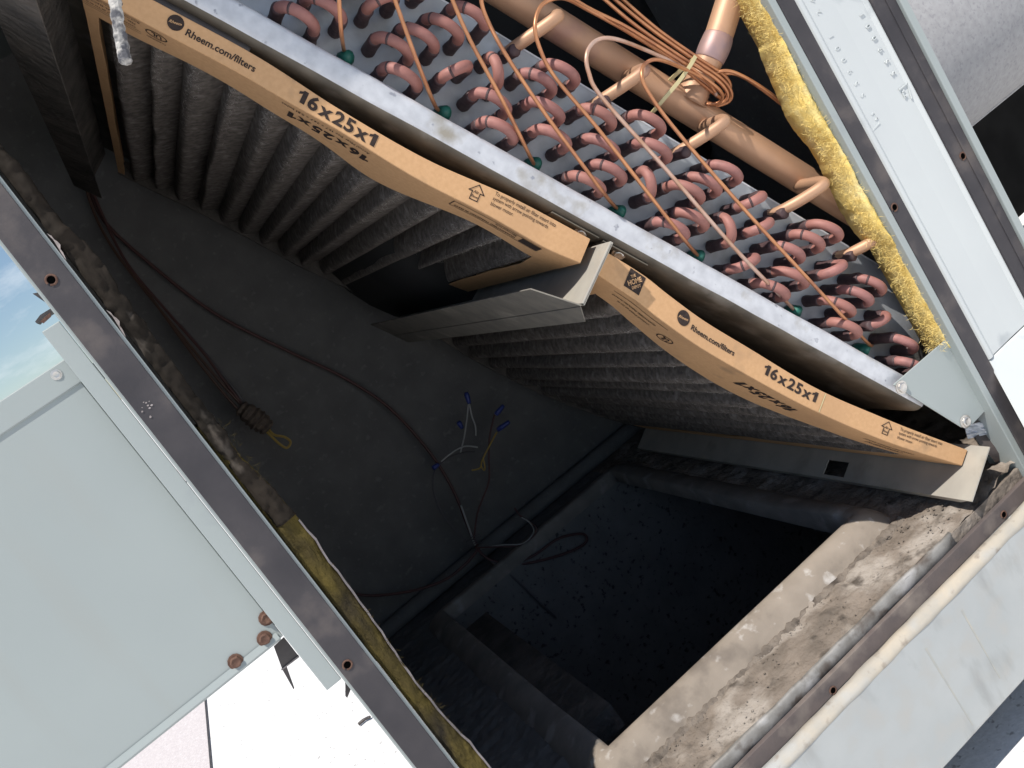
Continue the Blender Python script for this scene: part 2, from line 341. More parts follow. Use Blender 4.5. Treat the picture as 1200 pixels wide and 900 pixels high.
# right post: inner edge, gasket, wide painted channel, outer gasket, outer edge
rp = box('right_post', (0.5760, 0.5835, 0.680, 0.720, FLOOR - 0.02, TOPZ), 'paint', unit, 0.0008)
box('gasket', (0.5838, 0.6000, 0.6795, 0.6860, FLOOR - 0.012, TOPZ - 0.005), 'gasket', rp, 0.0008)
WEND = -0.4200
prof = [(0.6003, 0.6850), (0.6040, 0.6815), (0.6075, 0.6815), (0.6115, 0.6840), (0.640, 0.6850), (0.668, 0.6850), (0.6710, 0.6825), (0.6722, 0.6825)]
rings = []
for z in (WEND, WEND + 0.25, TOPZ):
    rings.append([Vector((x, y, z)) for x, y in prof] + [Vector((x, y + 0.002, z)) for x, y in reversed(prof)])
loft('channel_panel', rings, 'paint_white', rp, smooth=False, closed=True)
box('outer_gasket', (0.6725, 0.6975, 0.6800, 0.6870, -0.47, TOPZ - 0.005), 'gasket', rp, 0.0008)
box('gasket_ridge', (0.6860, 0.6880, 0.6790, 0.6800, -0.47, TOPZ - 0.005), 'gasket', rp, 0.0004)
box('outer_edge', (0.6978, 0.7060, 0.6770, 0.7200, -0.47, TOPZ), 'paint', rp, 0.0008)
for p, y in (((1048, 243), 0.6794), ((1128, 183), 0.6799)): hole(rp, sight(p[0], p[1], y), r=0.0028)
# embossed stamping on the channel
def emboss(s, px, py, h, off=0.0):
    v, f = text_run(s, 1.0, 0.0)
    p = sight(px, py, 0.6848); V = []
    for x, y in v: V.append(Vector((p.x - (y - 0.35) * h, 0.6843 - 0.0006, p.z + x * h)))
    n = len(V); V2 = [q + Vector((0, 0.0011, 0)) for q in V]
    o = obj('stamped_mark', V + V2, f + [tuple(i + n for i in reversed(q)) for q in f], 'paint_white', rp, bev=0.0)
    # side walls
    bm = bmesh.new(); bm.from_mesh(o.data)
    ed = [e for e in bm.edges if e.is_boundary and all(vv.index < n for vv in e.verts)]
    bm.verts.ensure_lookup_table()
    for e in ed:
        i, j = e.verts[0].index, e.verts[1].index
        try: bm.faces.new((bm.verts[i], bm.verts[j], bm.verts[j + n], bm.verts[i + n]))
        except ValueError: pass
    bmesh.ops.recalc_face_normals(bm, faces=bm.faces); bm.to_mesh(o.data); bm.free()
    wp(o)
for i, ch in enumerate('SS9001'):
    emboss(ch, 1047 - 7.3 * i, 88 - 13.7 * i, 0.0075); emboss(ch, 1011 - 7.3 * i, 114 - 13.7 * i, 0.0075)
for i, ch in enumerate('24'): emboss(ch, 960 - 7 * i, 17 - 13.7 * i, 0.0075)
def emb_bars(segs, px, py):
    p = sight(px, py, 0.685)
    for (x0, z0, x1, z1) in segs:
        A = p + Vector((x0, 0, z0)); B = p + Vector((x1, 0, z1)); A.y = B.y = 0.6846
        d = (B - A).normalized(); w = Vector((d.z, 0, -d.x)) * 0.0006
        prism('stamped_bar', [A - w, B - w, B + w, A + w], (0, -0.0009, 0), 'paint_white', rp)
emb_bars([(-.006, .004, .006, .004), (.006, .004, .002, -.010), (-.004, .000, -.001, .001), (-.004, -.005, -.001, -.004), (-.004, 0, -.004, -.006)], 1060, 106)
emb_bars([(-.005, .004, -.007, -.010), (-.007, -.010, .006, -.008), (.002, .002, .005, .003), (.003, -.004, .006, -.003), (.006, .003, .006, -.004)], 1020, 139)
# sill and base rail
def xext(name, prof, x0, x1, m, parent, smooth=False, bev=0.0, n=1, jit=0.0):
    rings = []
    for i in range(n + 1):
        x = x0 + (x1 - x0) * i / n
        rings.append([Vector((x, y + jit * noise.noise(Vector((x * 40, y * 90, z * 90))), z + jit * noise.noise(Vector((x * 40 + 9, y * 90, z * 90))))) for y, z in prof])
    return loft(name, rings, m, parent, smooth=smooth, closed=True, bev=bev)
sill = xext('sill', [(0.6810, -0.556), (0.6810, -0.5395), (0.6860, -0.5395), (0.6860, -0.556)], -0.03, 1.1, 'gasket_brown', unit, bev=0.0006, n=30, jit=0.0004)
xext('folded_pan_edge', [(0.6865, -0.548), (0.6860, -0.5300), (0.6866, -0.5280), (0.6880, -0.5272), (0.6900, -0.5269), (0.6908, -0.5285), (0.6910, -0.548)], -0.004, 0.475, 'pan_edge', sill, smooth=True, n=40, jit=0.0012)
rail = xext('base_rail', [(0.6808, -0.5565), (0.6760, -0.5575), (0.6710, -0.5600), (0.6690, -0.5640), (0.6690, -0.683), (0.6710, -0.686), (0.6900, -0.686), (0.6900, -0.558)], -0.03, 1.1, 'paint_rail', unit, smooth=False)
xext('dusty_lip', [(0.6809, -0.5560), (0.6755, -0.5571), (0.6704, -0.5595), (0.6686, -0.5642), (0.6693, -0.5650), (0.6712, -0.5605), (0.6762, -0.5580), (0.6809, -0.5570)], -0.03, 1.1, 'dusty_edge', rail, smooth=True, n=160, jit=0.0009)
for p in ((1176, 603), (976, 809)): hole(sill, sight(p[0], p[1], 0.6808), r=0.0028)
# two pale scrape lines on the rail
for (p1, p2) in (((1085, 760), (1140, 850)), ((1127, 715), (1172, 795))):
    A = sight(p1[0], p1[1], 0.6689); B = sight(p2[0], p2[1], 0.6689); w = Vector((0.0010, 0, 0))
    prism('scrape', [A - w, B - w * .4, B + w * .4, A + w], (0, -0.0002, 0), 'scrape_mark', rail)
# floor pan: rough dirt over sheet, with the opening
HX0, HX1, HY0, HY1 = 0.112, 0.452, 0.790, 1.352
def floor_mesh():
    nx, ny = 240, 200; x0, x1, y0, y1 = -0.004, 0.72, 0.6868, BACK
    idx = {}; v = []; f = []
    for j in range(ny + 1):
        for i in range(nx + 1):
            x = x0 + (x1 - x0) * i / nx; y = y0 + (y1 - y0) * j / ny
            h = 0.0022 * noise.noise(Vector((x * 45, y * 45, 1))) + 0.0020 * noise.noise(Vector((x * 110, y * 110, 4))) + .0012 * noise.noise(Vector((x * 300, y * 300, 4))) + 0.002 * noise.noise(Vector((x * 14, y * 14, 7)))
            if x > 0.45 and y < 0.75: h += 0.010 * max(0, (x - 0.47) / 0.1) * max(0, 1 - (y - 0.69) / 0.06) * (0.7 + 0.8 * noise.noise(Vector((x * 90, y * 90, 2))))
            idx[i, j] = len(v); v.append((x, y, FLOOR + h))
    for j in range(ny):
        for i in range(nx):
            x = x0 + (x1 - x0) * (i + .5) / nx; y = y0 + (y1 - y0) * (j + .5) / ny
            if HX0 - .004 < x < HX1 + .004 and HY0 - .004 < y < HY1 + .004: continue
            f.append((idx[i, j], idx[i + 1, j], idx[i + 1, j + 1], idx[i, j + 1]))
    return v, f
v, f = floor_mesh()
def cx_(q): return sum(v[k][0] for k in q) / 4
def cy_(q): return sum(v[k][1] for k in q) / 4
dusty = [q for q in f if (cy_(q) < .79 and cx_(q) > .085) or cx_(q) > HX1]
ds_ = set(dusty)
for ff, m, lb in ((dusty, 'dirt_floor', 'sandy dirt-covered floor by the sill'), ([q for q in f if q not in ds_], 'liner', 'floor along the left wall with its shade painted dark')):  # left and rear floor takes the dark liner colour to stand for shade
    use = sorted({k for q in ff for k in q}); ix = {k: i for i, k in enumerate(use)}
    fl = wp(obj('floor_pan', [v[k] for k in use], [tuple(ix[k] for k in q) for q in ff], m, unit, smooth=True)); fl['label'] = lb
# raised collar round the opening: swept ridge
def collar_path(r0, n=7):
    pts = []
    cs = [(HX0, HY0, 180), (HX1, HY0, 270), (HX1, HY1, 0), (HX0, HY1, 90)]
    for cx, cy, a0 in cs:
        for k in range(n + 1):
            a = math.radians(a0 + 90 * k / n); pts.append((cx, cy, math.cos(a), math.sin(a)))
    return pts
prof = [(-0.0015, -0.010), (-0.001, 0.0190), (0.002, 0.0215), (0.007, 0.0222), (0.014, 0.0205), (0.021, 0.0155), (0.027, 0.0085), (0.032, 0.002), (0.036, -0.004)]
dens = []
base = collar_path(0)
m_ = len(base)
for i in range(m_):
    p, q = base[i], base[(i + 1) % m_]
    dlen = math.hypot(q[0] - p[0], q[1] - p[1]); k = max(1, int(dlen / 0.012))
    for j in range(k):
        t = j / k; dens.append(tuple(p[c] + (q[c] - p[c]) * t for c in range(4)))
v = []; f = []; npf = len(prof)
for (cx, cy, dx, dy) in dens:
    l = math.hypot(dx, dy) or 1; dx /= l; dy /= l
    hk = 1 - .5 * min(1, max(0, (cy - HY0 - .02) / .12))
    for (o_, h_) in prof:
        h_ = h_ * hk if h_ > 0 else h_
        jx = 0.0012 * noise.noise(Vector((cx * 40 + dx, cy * 40, h_ * 80))) * (1 if o_ > 0.002 else 0.15)
        v.append((cx + dx * (o_ + jx * .5), cy + dy * (o_ + jx * .5), FLOOR + h_ + jx))
M = len(dens)
for i in range(M):
    for k in range(npf - 1):
        i2 = (i + 1) % M
        f.append((i * npf + k, i * npf + k + 1, i2 * npf + k + 1, i2 * npf + k))
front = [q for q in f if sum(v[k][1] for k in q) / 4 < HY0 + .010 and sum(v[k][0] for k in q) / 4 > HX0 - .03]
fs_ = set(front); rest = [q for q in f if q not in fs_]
def sub(name, ff, m):
    use = sorted({k for q in ff for k in q}); mp_ = {k: i for i, k in enumerate(use)}
    return wp(obj(name, [v[k] for k in use], [tuple(mp_[k] for k in q) for q in ff], m, unit, smooth=True))
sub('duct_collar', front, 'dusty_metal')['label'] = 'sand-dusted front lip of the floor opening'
sub('duct_collar', rest, 'collar_shade')['label'] = 'side and rear lips of the floor opening, shade painted into their colour'  # side and rear lips painted darker for the shade they lie in
# inner ledge along the left side of the opening, lower than the collar
v, f = bx(HX0 - 0.002, HX0 + 0.040, HY0 + 0.085, HY1 - 0.08, FLOOR - 0.03, FLOOR - 0.001)
lg = obj('inner_ledge', v, f, 'dirt_and_shade', unit); wp(lg)
# crumbs of dirt on the floor: one uncountable mass
cv = []; cf = []
def crumb(c, r):
    i0 = len(cv)
    for dx, dy, dz in ((1, 0, 0), (-1, 0, 0), (0, 1, 0), (0, -1, 0), (0, 0, 1), (0, 0, -1)):
        k = r * random.uniform(.6, 1.3); cv.append(Vector(c) + Vector((dx, dy, dz * .5)) * k)
    for t in ((0, 2, 4), (2, 1, 4), (1, 3, 4), (3, 0, 4), (2, 0, 5), (1, 2, 5), (3, 1, 5), (0, 3, 5)): cf.append(tuple(i0 + k for k in t))
for k in range(900):
    x = random.uniform(0.02, 0.56); y = random.uniform(0.700, 0.762)
    if random.random() < 0.35: y = random.gauss(0.752, 0.006)
    if y < .697: continue
    crumb((x, y, FLOOR + 0.0005), random.choice((0.0005, 0.0007, 0.0009, 0.0013)))
for k in range(160):
    crumb((random.uniform(0.47, 0.58), random.uniform(0.70, 0.80), FLOOR + 0.002), random.choice((0.0006, 0.001, 0.0015)))
c_ = obj('dirt_crumbs', cv, cf, 'dirt_floor', unit, smooth=True); wp(c_); c_['kind'] = 'stuff'
rings = []
for i in range(161):
    x = HX0 - .02 + (HX1 + .05 - HX0) * i / 160; nn_ = lambda a, b: noise.noise(Vector((x * 60 + a, b, 1.5)))
    w_ = .007 + .006 * nn_(0, 0) + .002 * noise.noise(Vector((x * 220, 3, 1))); h_ = .0026 + .0022 * noise.noise(Vector((x * 150, 8, 1)))
    y_ = HY0 - .033 + .003 * noise.noise(Vector((x * 40, 5, 1)))
    rings.append([Vector((x, y_ - w_, FLOOR - .002)), Vector((x, y_ - w_ * .5, FLOOR + h_ * .6)), Vector((x, y_, FLOOR + h_)), Vector((x, y_ + w_ * .5, FLOOR + h_ * 1.2)), Vector((x, y_ + w_, FLOOR + h_ * .4))])
cr_ = loft('dirt_crust', rings, 'crust', unit); cr_['kind'] = 'stuff'
# lined walls
box('back_wall', (-0.03, 0.72, BACK, BACK + 0.03, FLOOR - 0.02, TOPZ), 'liner', unit)
box('side_wall', (-0.0290, -0.0120, 0.707, BACK, FLOOR - 0.02, TOPZ), 'liner', unit)
box('floor_edge', (0.474, 0.5755, 0.6863, 0.6905, -0.560, FLOOR + .001), 'dirt_floor', unit)
box('partition_wall', (0.672, 0.700, 0.7205, BACK, FLOOR - 0.02, TOPZ), 'liner', unit)
tp = box('top_panel_with_shade_overhang', (-0.032, 0.71, 0.575, BACK + 0.03, TOPZ, TOPZ + 0.03), 'paint', unit, 0.001)  # unseen front overhang, set forward to throw shade on filter and coil
# folded liner edge where back wall meets floor
tube('liner_fold', [(0.0, BACK - 0.012, FLOOR + 0.012), (0.2, BACK - 0.013, FLOOR + 0.014), (0.45, BACK - 0.012, FLOOR + 0.012), (0.66, BACK - 0.012, FLOOR + 0.012)], 0.013, 'liner', unit, 10)
# duct below the opening
dt = thing('return_duct', 'black lined return duct dropping below the square floor opening', 'duct', (0.38, 1.07, -1.5))
PX0, PX1 = 0.02, 0.70
box('duct_back', (PX0, PX1, HY1 + 0.0005, HY1 + 0.012, -1.5, FLOOR - 0.006), 'duct_liner', dt)
box('duct_front', (PX0, PX1, HY0 - 0.03, HY0 - 0.006, -1.5, FLOOR - 0.012), 'duct_liner', dt)
box('duct_side', (PX0 - .02, PX0 - .0005, HY0 - 0.03, HY1 + 0.012, -1.5, FLOOR - 0.012), 'duct_liner', dt)
box('duct_side', (PX1 + .0005, PX1 + .02, HY0 - 0.03, HY1 + 0.012, -1.5, FLOOR - 0.012), 'duct_liner', dt)
box('duct_bottom', (PX0 - .02, PX1 + .02, HY0 - 0.03, HY1 + 0.012, -1.52, -1.5005), 'duct_liner', dt)

# ------------------------------------------------------------------ insulation batts
def batt(name, label, xa, xb, y0, y1, z0, z1, m, nz=140, amp=0.004, inner=+1, ny=6):
    """strip of glass wool: straight edge at xa, ragged edge at xb"""
    prof_n = 12; rings = []
    for i in range(nz + 1):
        z = z0 + (z1 - z0) * i / nz
        e = xb(z) + amp * 0.55 * noise.noise(Vector((1, z * 30, 3))) + amp * 0.45 * noise.noise(Vector((5, z * 110, 3))) + amp * .2 * noise.noise(Vector((5, z * 330, 3)))
        ring = []
        for k in range(prof_n):
            t = k / (prof_n - 1); x = xa + (e - xa) * t
            yy = y0 + amp * (0.7 * noise.noise(Vector((x * 90, z * 60, 0))) + 0.5 * noise.noise(Vector((x * 220, z * 200, 2)))) - 0.003 * math.sin(math.pi * t)
            ring.append(Vector((x, yy, z)))
        ring.append(Vector((e, y1, z))); ring.append(Vector((xa, y1, z)))
        rings.append(ring)
    return loft(name, rings, m, None, smooth=True, closed=True)
def fuzz(name, parent, n, fn, m, r=0.00012):
    """loose fibres"""
    v = []; f = []
    for k in range(n):
        p = fn(); d = Vector((random.gauss(0, 1), random.gauss(-.5, 1), random.gauss(0, 1))).normalized(); l = random.uniform(.002, .006)
        q = p + d * l + Vector((random.gauss(0, 1), random.gauss(0, 1), random.gauss(0, 1))) * .001
        s = d.orthogonal().normalized() * r; i0 = len(v)
        mid = (p + q) / 2 + Vector((random.gauss(0, 1), random.gauss(0, 1), random.gauss(0, 1))) * .0008
        v += [p - s, p + s, mid + s, mid - s, q]
        f += [(i0, i0 + 1, i0 + 2, i0 + 3), (i0 + 3, i0 + 2, i0 + 4)]
    o = obj(name, v, f, m, parent); o['kind'] = 'stuff'; return o
yb_edge = [(-0.40, .560), (-0.372, .5585), (-0.302, .5597), (-0.238, .5463), (-0.169, .5499), (-0.131, .5439), (-0.0755, .5508), (-0.0138, .5579), (0.1, .556), (0.3, .556)]
yb_edge = [(z, .5758 - (.5758 - x * 1.04) * 1.0) for z, x in yb_edge]
yb = batt('yellow_insulation', 'bright yellow glass wool edge along the right post', 0.5758, lambda z: interp(yb_edge, z), 0.689, 0.72, -0.387, TOPZ - .01, 'fibreglass', nz=300, amp=.0028)
tag(yb, 'bright yellow glass wool edge along the right post', 'insulation')
fuzz('loose_fibres', yb, 6000, lambda: Vector((random.uniform(.563, .575), 0.687 + random.uniform(-.002, .018), random.uniform(-.385, .1))), 'fibreglass')
lb_edge = [(-.53, .012), (-.3825, .0141), (-.3046, .0090), (-.249, .0110), (-.1975, .0125), (-.1548, .0133), (-.1277, .0135), (-.0926, .0109), (-.0786, .0093), (-.0299, .0096), (.0029, .0110), (.0287, .0116), (.0693, .0129), (.0921, .0121), (.1202, .0098), (.1746, .0084), (.4, .008)]
lo = batt('old_insulation', 'olive brown old glass wool edge at lower left post', -0.0038, lambda z: interp(lb_edge, z), 0.686, 0.72, FLOOR + .005, -0.045, 'fibreglass_old', amp=0.0028)
tag(lo, 'olive brown old glass wool edge along the lower left post', 'insulation')
fuzz('loose_fibres', lo, 1500, lambda: Vector((random.uniform(-.003, .012), 0.6845 + random.uniform(-.001, .002), random.uniform(-.45, -.05))), 'fibreglass_old', .0001)
up = batt('insulation_facing', 'dirty grey crumpled insulation facing beside the upper left post', -0.0020, lambda z: interp(lb_edge, z), 0.684, 0.72, -0.135, TOPZ - .01, 'facing_dirty', amp=0.0046, nz=260)
tag(up, 'dirty grey crumpled insulation facing along the upper left post', 'insulation')
# torn pale edge of the facing and a ragged lower tail
for z0, z1 in ((.112, .092), (.052, .031)):
    n = 9; V = []
    for i in range(n):
        t = i / (n - 1); z = z0 + (z1 - z0) * t; x = -0.0030 + 0.0008 * math.sin(t * 5); w = 0.0012 * math.sin(math.pi * t) * (1 + .6 * math.sin(t * 17)) + .0002
        y = 0.6815
        V += [Vector((x - w * .2, y, z)), Vector((x + w, y - .0006, z))]
    wp(obj('torn_edge', V, [(2 * i, 2 * i + 1, 2 * i + 3, 2 * i + 2) for i in range(n - 1)], 'facing_torn', up))
V = []; n = 40
for i in range(n):
    t = i / (n - 1); z = -.14 - .37 * t; e = interp(lb_edge, z) + .0014 * noise.noise(Vector((3, z * 60, 0)))
    V += [Vector((e - .0004, .684, z)), Vector((e + .0011 + .0006 * noise.noise(Vector((1, z * 90, 8))), .686, z))]
wp(obj('torn_edge', V, [(2 * i, 2 * i + 1, 2 * i + 3, 2 * i + 2) for i in range(n - 1)], 'facing_torn', lo))

# ------------------------------------------------------------------ evaporator coil
YP = 0.740
coil = thing('evaporator_coil', 'slanted evaporator coil with pink copper return bends and galvanised end plate', 'coil', F(300, 60, YP))
S0, S1 = -470, 352
prism('end_plate', [F(S0, 26, YP), F(S1, 26, YP), F(S1, 126.5, YP), F(S0, 126.5, YP)], (0, 0.002, 0), 'coil_plate', coil, 0.0005)
prism('plate_flange', [F(S0, 126.5, YP), F(S1, 126.5, YP), F(S1, 128, YP), F(S0, 128, YP)], (0, 0.03, 0), 'galvanised', coil)
prism('fin_block', [F(S0, 32, YP + .004), F(S1, 32, YP + .004), F(S1, 122, YP + .004), F(S0, 122, YP + .004)], (0, 0.60, 0), 'fin', coil)
# galvanised channel along the filter side
prof = [(26, YP - .001), (26.6, .7025), (25.2, .7003), (23, .7000), (12.5, .7000), (9.5, .7010), (7.2, .7035), (6.0, .7075), (5.6, .7150), (5.0, 1.34)]
rings = []
n = 90
for i in range(n + 1):
    s = S0 + (S1 - 6 - S0) * i / n
    rings.append([F(s, q + .5 * noise.noise(Vector((s * .02, q * .3, 0))) , y + .0006 * noise.noise(Vector((s * .03, q * .2, 5)))) for q, y in prof])
k = len(prof); V = [p for r in rings for p in r]; Fc = []
for i in range(n):
    for j in range(k - 1): Fc.append((i * k + j, i * k + j + 1, (i + 1) * k + j + 1, (i + 1) * k + j))
ch = obj('edge_channel', V, Fc, 'galvanised', coil, smooth=True); wp(ch)
sd = ch.modifiers.new('solid', 'SOLIDIFY'); sd.thickness = 0.0012; sd.offset = -1
ch.data.materials.append(MATS['galv_brown_shade'])
for p in ch.data.polygons:
    j = p.index % (k - 1)
    if j >= 5: p.material_index = 1
# old rubber tube lying behind the channel top end
tube('gasket_roll', [F(-470, 2, .712), F(-400, 1.5, .712), F(-340, 1.5, .712), F(-318, 2.5, .713)], 0.0055, 'dark_tin', coil, 10)
# return bends
PIT, ROW = 28.45, 17.7
def hq(row): return 41 + ROW * (row - 1)
def hs(k): return 0.2 + PIT * k
BENDS = {  # (row, k) to (row, k)
 1: [(-14, -13), (-11, -10), (-8, -7), (-5, -4), (-2, -1), (1, 2), (5, 6), (8, 9), (11, 12)],
 2: [(-13.5, -12.5), (-10.5, -9.5), (-8.5, -7.5), (-5.5, -4.5), (-3.5, -2.5), (-1.5, -.5), (1.5, 2.5), (5.5, 6.5), (7.5, 8.5), (10.5, 11.5)],
 3: [(-13, -12), (-11, -10), (-8, -7), (-4, -3), (-2, -1), (1, 2), (5, 6), (8, 9), (12, 13)],
 4: [(-13.5, -12.5), (-10.5, -9.5), (-7.5, -6.5), (-4.5, -3.5), (-2.5, -1.5), (-.5, .5), (1.5, 2.5), (5.5, 6.5), (8.5, 9.5)],
 5: [(-13, -12), (-10, -9), (-7, -6), (-4, -3), (-1, 0), (2, 3), (6, 7), (9, 10)]}
pairs = [((r, a), (r, b)) for r, l in BENDS.items() for a, b in l]
pairs += [((1, 4), (2, 4.5)), ((2, -6.5), (3, -6)), ((3, 0), (2, .5)), ((3, 3), (2, 3.5)), ((2, 9.5), (3, 10)), ((3, -9), (4, -8.5)), ((4, -5.5), (3, -5)),
          ((3, 4), (4, 4.5)), ((3, 7), (4, 7.5)), ((4, 10.5), (3, 11)), ((4, 3.5), (5, 4)), ((5, 11), (4, 11.5))]
def bend_mesh(d, leg):
    r = d / 2; P = [Vector((-r, 0, 0)), Vector((-r, 0, leg * .5)), Vector((-r, 0, leg))]
    for k in range(1, 13):
        a = math.pi - math.pi * k / 13; P.append(Vector((r * math.cos(a), 0, leg + r * math.sin(a) * 1.0)))
    P += [Vector((r, 0, leg)), Vector((r, 0, leg * .5)), Vector((r, 0, 0))]
    v, f = tube_geo(P, 0.0045, 14)
    me = bpy.data.meshes.new('return_bend'); me.from_pydata(v, [], f); me.update(); me.materials.append(MATS['copper_pink'])
    for p in me.polygons: p.use_smooth = True
    return me
def collar_mesh(L, seed):
    P = []; R = []
    for z, r in ((0, .0056), (.0015, .0059), (L * .35, .0053), (L * .55, .0052), (L * .8, .0055), (L * .95, .0054), (L, .0047)):
        P.append(Vector((0, 0, z))); R.append(r)
    v, f = tube_geo(P, R, 14)
    v = [p + Vector((p.x, p.y, 0)) * (0.10 * noise.noise(p * 300 + Vector((seed, 0, 0)))) + Vector((0, 0, .0022 * noise.noise(Vector((p.x * 200, p.y * 200, seed))) if p.z > L * .7 else 0)) for p in v]
    me = bpy.data.meshes.new('collar'); me.from_pydata(v, [], f); me.update(); me.materials.append(MATS['collar'])
    for p in me.polygons: p.use_smooth = True
    return me
BM = {}
v, f = tube_geo([Vector((0, 0, -.0011)), Vector((0, 0, -.0006)), Vector((0, 0, .0006)), Vector((0, 0, .0011))], [.0044, .0048, .0048, .0044], 14)
RINGM = bpy.data.meshes.new('dark_ring'); RINGM.from_pydata(v, [], f); RINGM.materials.append(MATS['collar'])  # narrow dark ring for the arch of some bends
for p in RINGM.polygons: p.use_smooth = True
CM = [collar_mesh(L, i * 3.1) for i, L in enumerate((.0235, .027, .0295, .022, .026))]
off0 = -Vector(coil.location)
def basis(u, pos):
    """local x along u in the end plate, local z out of it"""
    z = Vector((0, -1, 0)); y = z.cross(u)
    return Matrix(((u.x, y.x, z.x, pos.x), (u.y, y.y, z.y, pos.y), (u.z, y.z, z.z, pos.z), (0, 0, 0, 1)))
for (r1, k1), (r2, k2) in pairs:
    if hs(max(k1, k2)) > S1: 
        continue
    a = F(hs(k1), hq(r1), YP); b = F(hs(k2), hq(r2), YP); d = (b - a).length
    leg = random.choice((0.025, 0.027, 0.028, 0.029))
    if max(a.x, b.x) > .574: continue
    if b.x > .552: leg = .020
    key = (round(d, 4), leg)
    if key not in BM: BM[key] = bend_mesh(d, leg)
    o = obj('return_bend', None, None, None, coil, mesh=BM[key])
    u = (b - a).normalized()
    tilt = Matrix.Rotation(random.uniform(-.05, .05), 4, 'X')
    o.matrix_local = Matrix.Translation(off0) @ basis(u, (a + b) / 2) @ tilt
    for sx in (-1, 1):
        c = obj('collar', None, None, None, o, mesh=random.choice(CM)); c.location = (sx * d / 2, 0, -.0005)
        c.rotation_euler = (0, 0, random.uniform(0, 6.28))
    if random.random() < .6:
        g_ = obj('dark_ring', None, None, None, o, mesh=RINGM); aa = math.pi * random.uniform(.62, .8); r_ = d / 2
        g_.location = (r_ * math.cos(aa), 0, leg + r_ * math.sin(aa)); g_.rotation_euler = (0, -aa, 0)
# header pipe, riser and stubs
hdr = tube('header_pipe', [F(-470, 165.5, .749), F(-200, 165.5, .749), F(100, 165.5, .749), F(318, 165.5, .749)], 0.0140, 'copper_pipe', coil, 24, per=4)
riser_pts = [F(30, 168, .749), F(29, 182, .743), F(28, 197, .738), F(26, 222, .731), F(22, 252, .727), F(18, 285, .725), F(14, 330, .725)]
tube('riser_pipe', riser_pts, 0.0128, 'copper_pipe', coil, 22)
tube('braze_joint', [F(27.3, 207, .7345), F(26.7, 213, .733), F(26, 222, .731), F(25, 229, .730)], [.0130 + .0011 * math.sin(math.pi * i / 18) for i in range(19)], 'braze', coil, 22)
tube('saddle', [F(29.5, 174, .747), F(29.2, 179, .744), F(29, 185, .7415)], [.0190 - .006 * (i / 12) ** .5 for i in range(13)], 'copper_pipe', coil, 22)
for kk in (-11, -8, -5, -2, 1, 5, 8, 11):
    s = hs(kk)
    if s > 300: continue
    P = [F(s, 112, YP), F(s + 1, 114, YP - .014), F(s + 7, 124, YP - .026), F(s + 14, 136, YP - .034), F(s + 18.5, 144.5, YP - .038), F(s + 20.5, 149, YP - .0365), F(s + 21, 152.5, YP - .028), F(s + 21, 154, YP - .012), F(s + 21, 156, YP + .006)]
    st = tube('feed_stub', P, 0.0052, 'copper_pipe', coil, 14)
    c = obj('collar', None, None, None, st, mesh=CM[abs(kk) % 5])
    c.matrix_local = Matrix.Translation(Vector(coil.location) * 0 ) @ basis(TV, F(s, 112, YP + .0005)) @ Matrix.Rotation(0.12, 4, 'Y')
# capillary tubes and green painted ends
CAPS = [
 [(404, 62, .741), (402.5, 56, .718), (400, 38, .695), (398, 10, .687), (397, -15, .685), (396, -60, .685)],
 [(516, 131, .741), (509, 122, .714), (490, 75, .690), (470, 20, .686), (458, -15, .685), (445, -60, .685)],
 [(626, 193, .741), (622, 185, .715), (590, 120, .690), (550, 45, .686), (524, -15, .685), (505, -60, .685)],
 [(727, 248, .741), (716, 237, .713), (690, 203, .692), (640, 135, .686), (594, 66, .681), (572, 25, .676), (564, 0, .673), (566, -25, .671), (580, -45, .675)],
 [(820, 301, .741), (811, 292, .713), (770, 240, .692), (700, 150, .684), (650, 90, .678), (632, 55, .673), (627, 28, .671), (636, 5, .675), (660, -2, .69), (690, 12, .704), (740, 40, .715), (790, 72, .722), (825, 100, .728), (845, 116, .734)],
 [(932, 365, .741), (920, 352, .713), (860, 290, .692), (780, 198, .682), (706, 115, .676), (690, 85, .673), (688, 62, .673), (700, 47, .678), (722, 46, .686), (760, 60, .700), (800, 79, .715), (830, 98, .725), (840, 112, .73)],
 [(1022, 405, .737), (1013, 398, .714), (950, 330, .692), (870, 243, .682), (790, 150, .676), (758, 105, .673), (752, 86, .673), (757, 74, .677), (772, 70, .686), (800, 80, .700), (828, 95, .715), (838, 108, .722)]]
greens = [-9, -6, -3, 0, 3, 7, 10]
for i, P in enumerate(CAPS):
    pts = [sight(p[0], p[1], p[2] - (.009 if .68 < p[2] < .70 else 0)) for p in P]
    tube('capillary_tube', pts, 0.0016 if i != 5 else 0.0017, 'copper_bright' if i != 5 else 'copper_pale', coil, 8, per=8)
for k in greens:
    c = F(hs(k), 41.5, YP)
    P = [c, c + Vector((0, -.004, 0)), c + Vector((0, -.008, 0)) + TV * .001, c + Vector((0, -.012, 0)) + TV * .003, c + Vector((0, -.0135, 0)) + TV * .005]
    g = tube('painted_cap', P, [.0060, .0062, .0058, .0060, .0035], 'green_paint', coil, 9, sm=False)
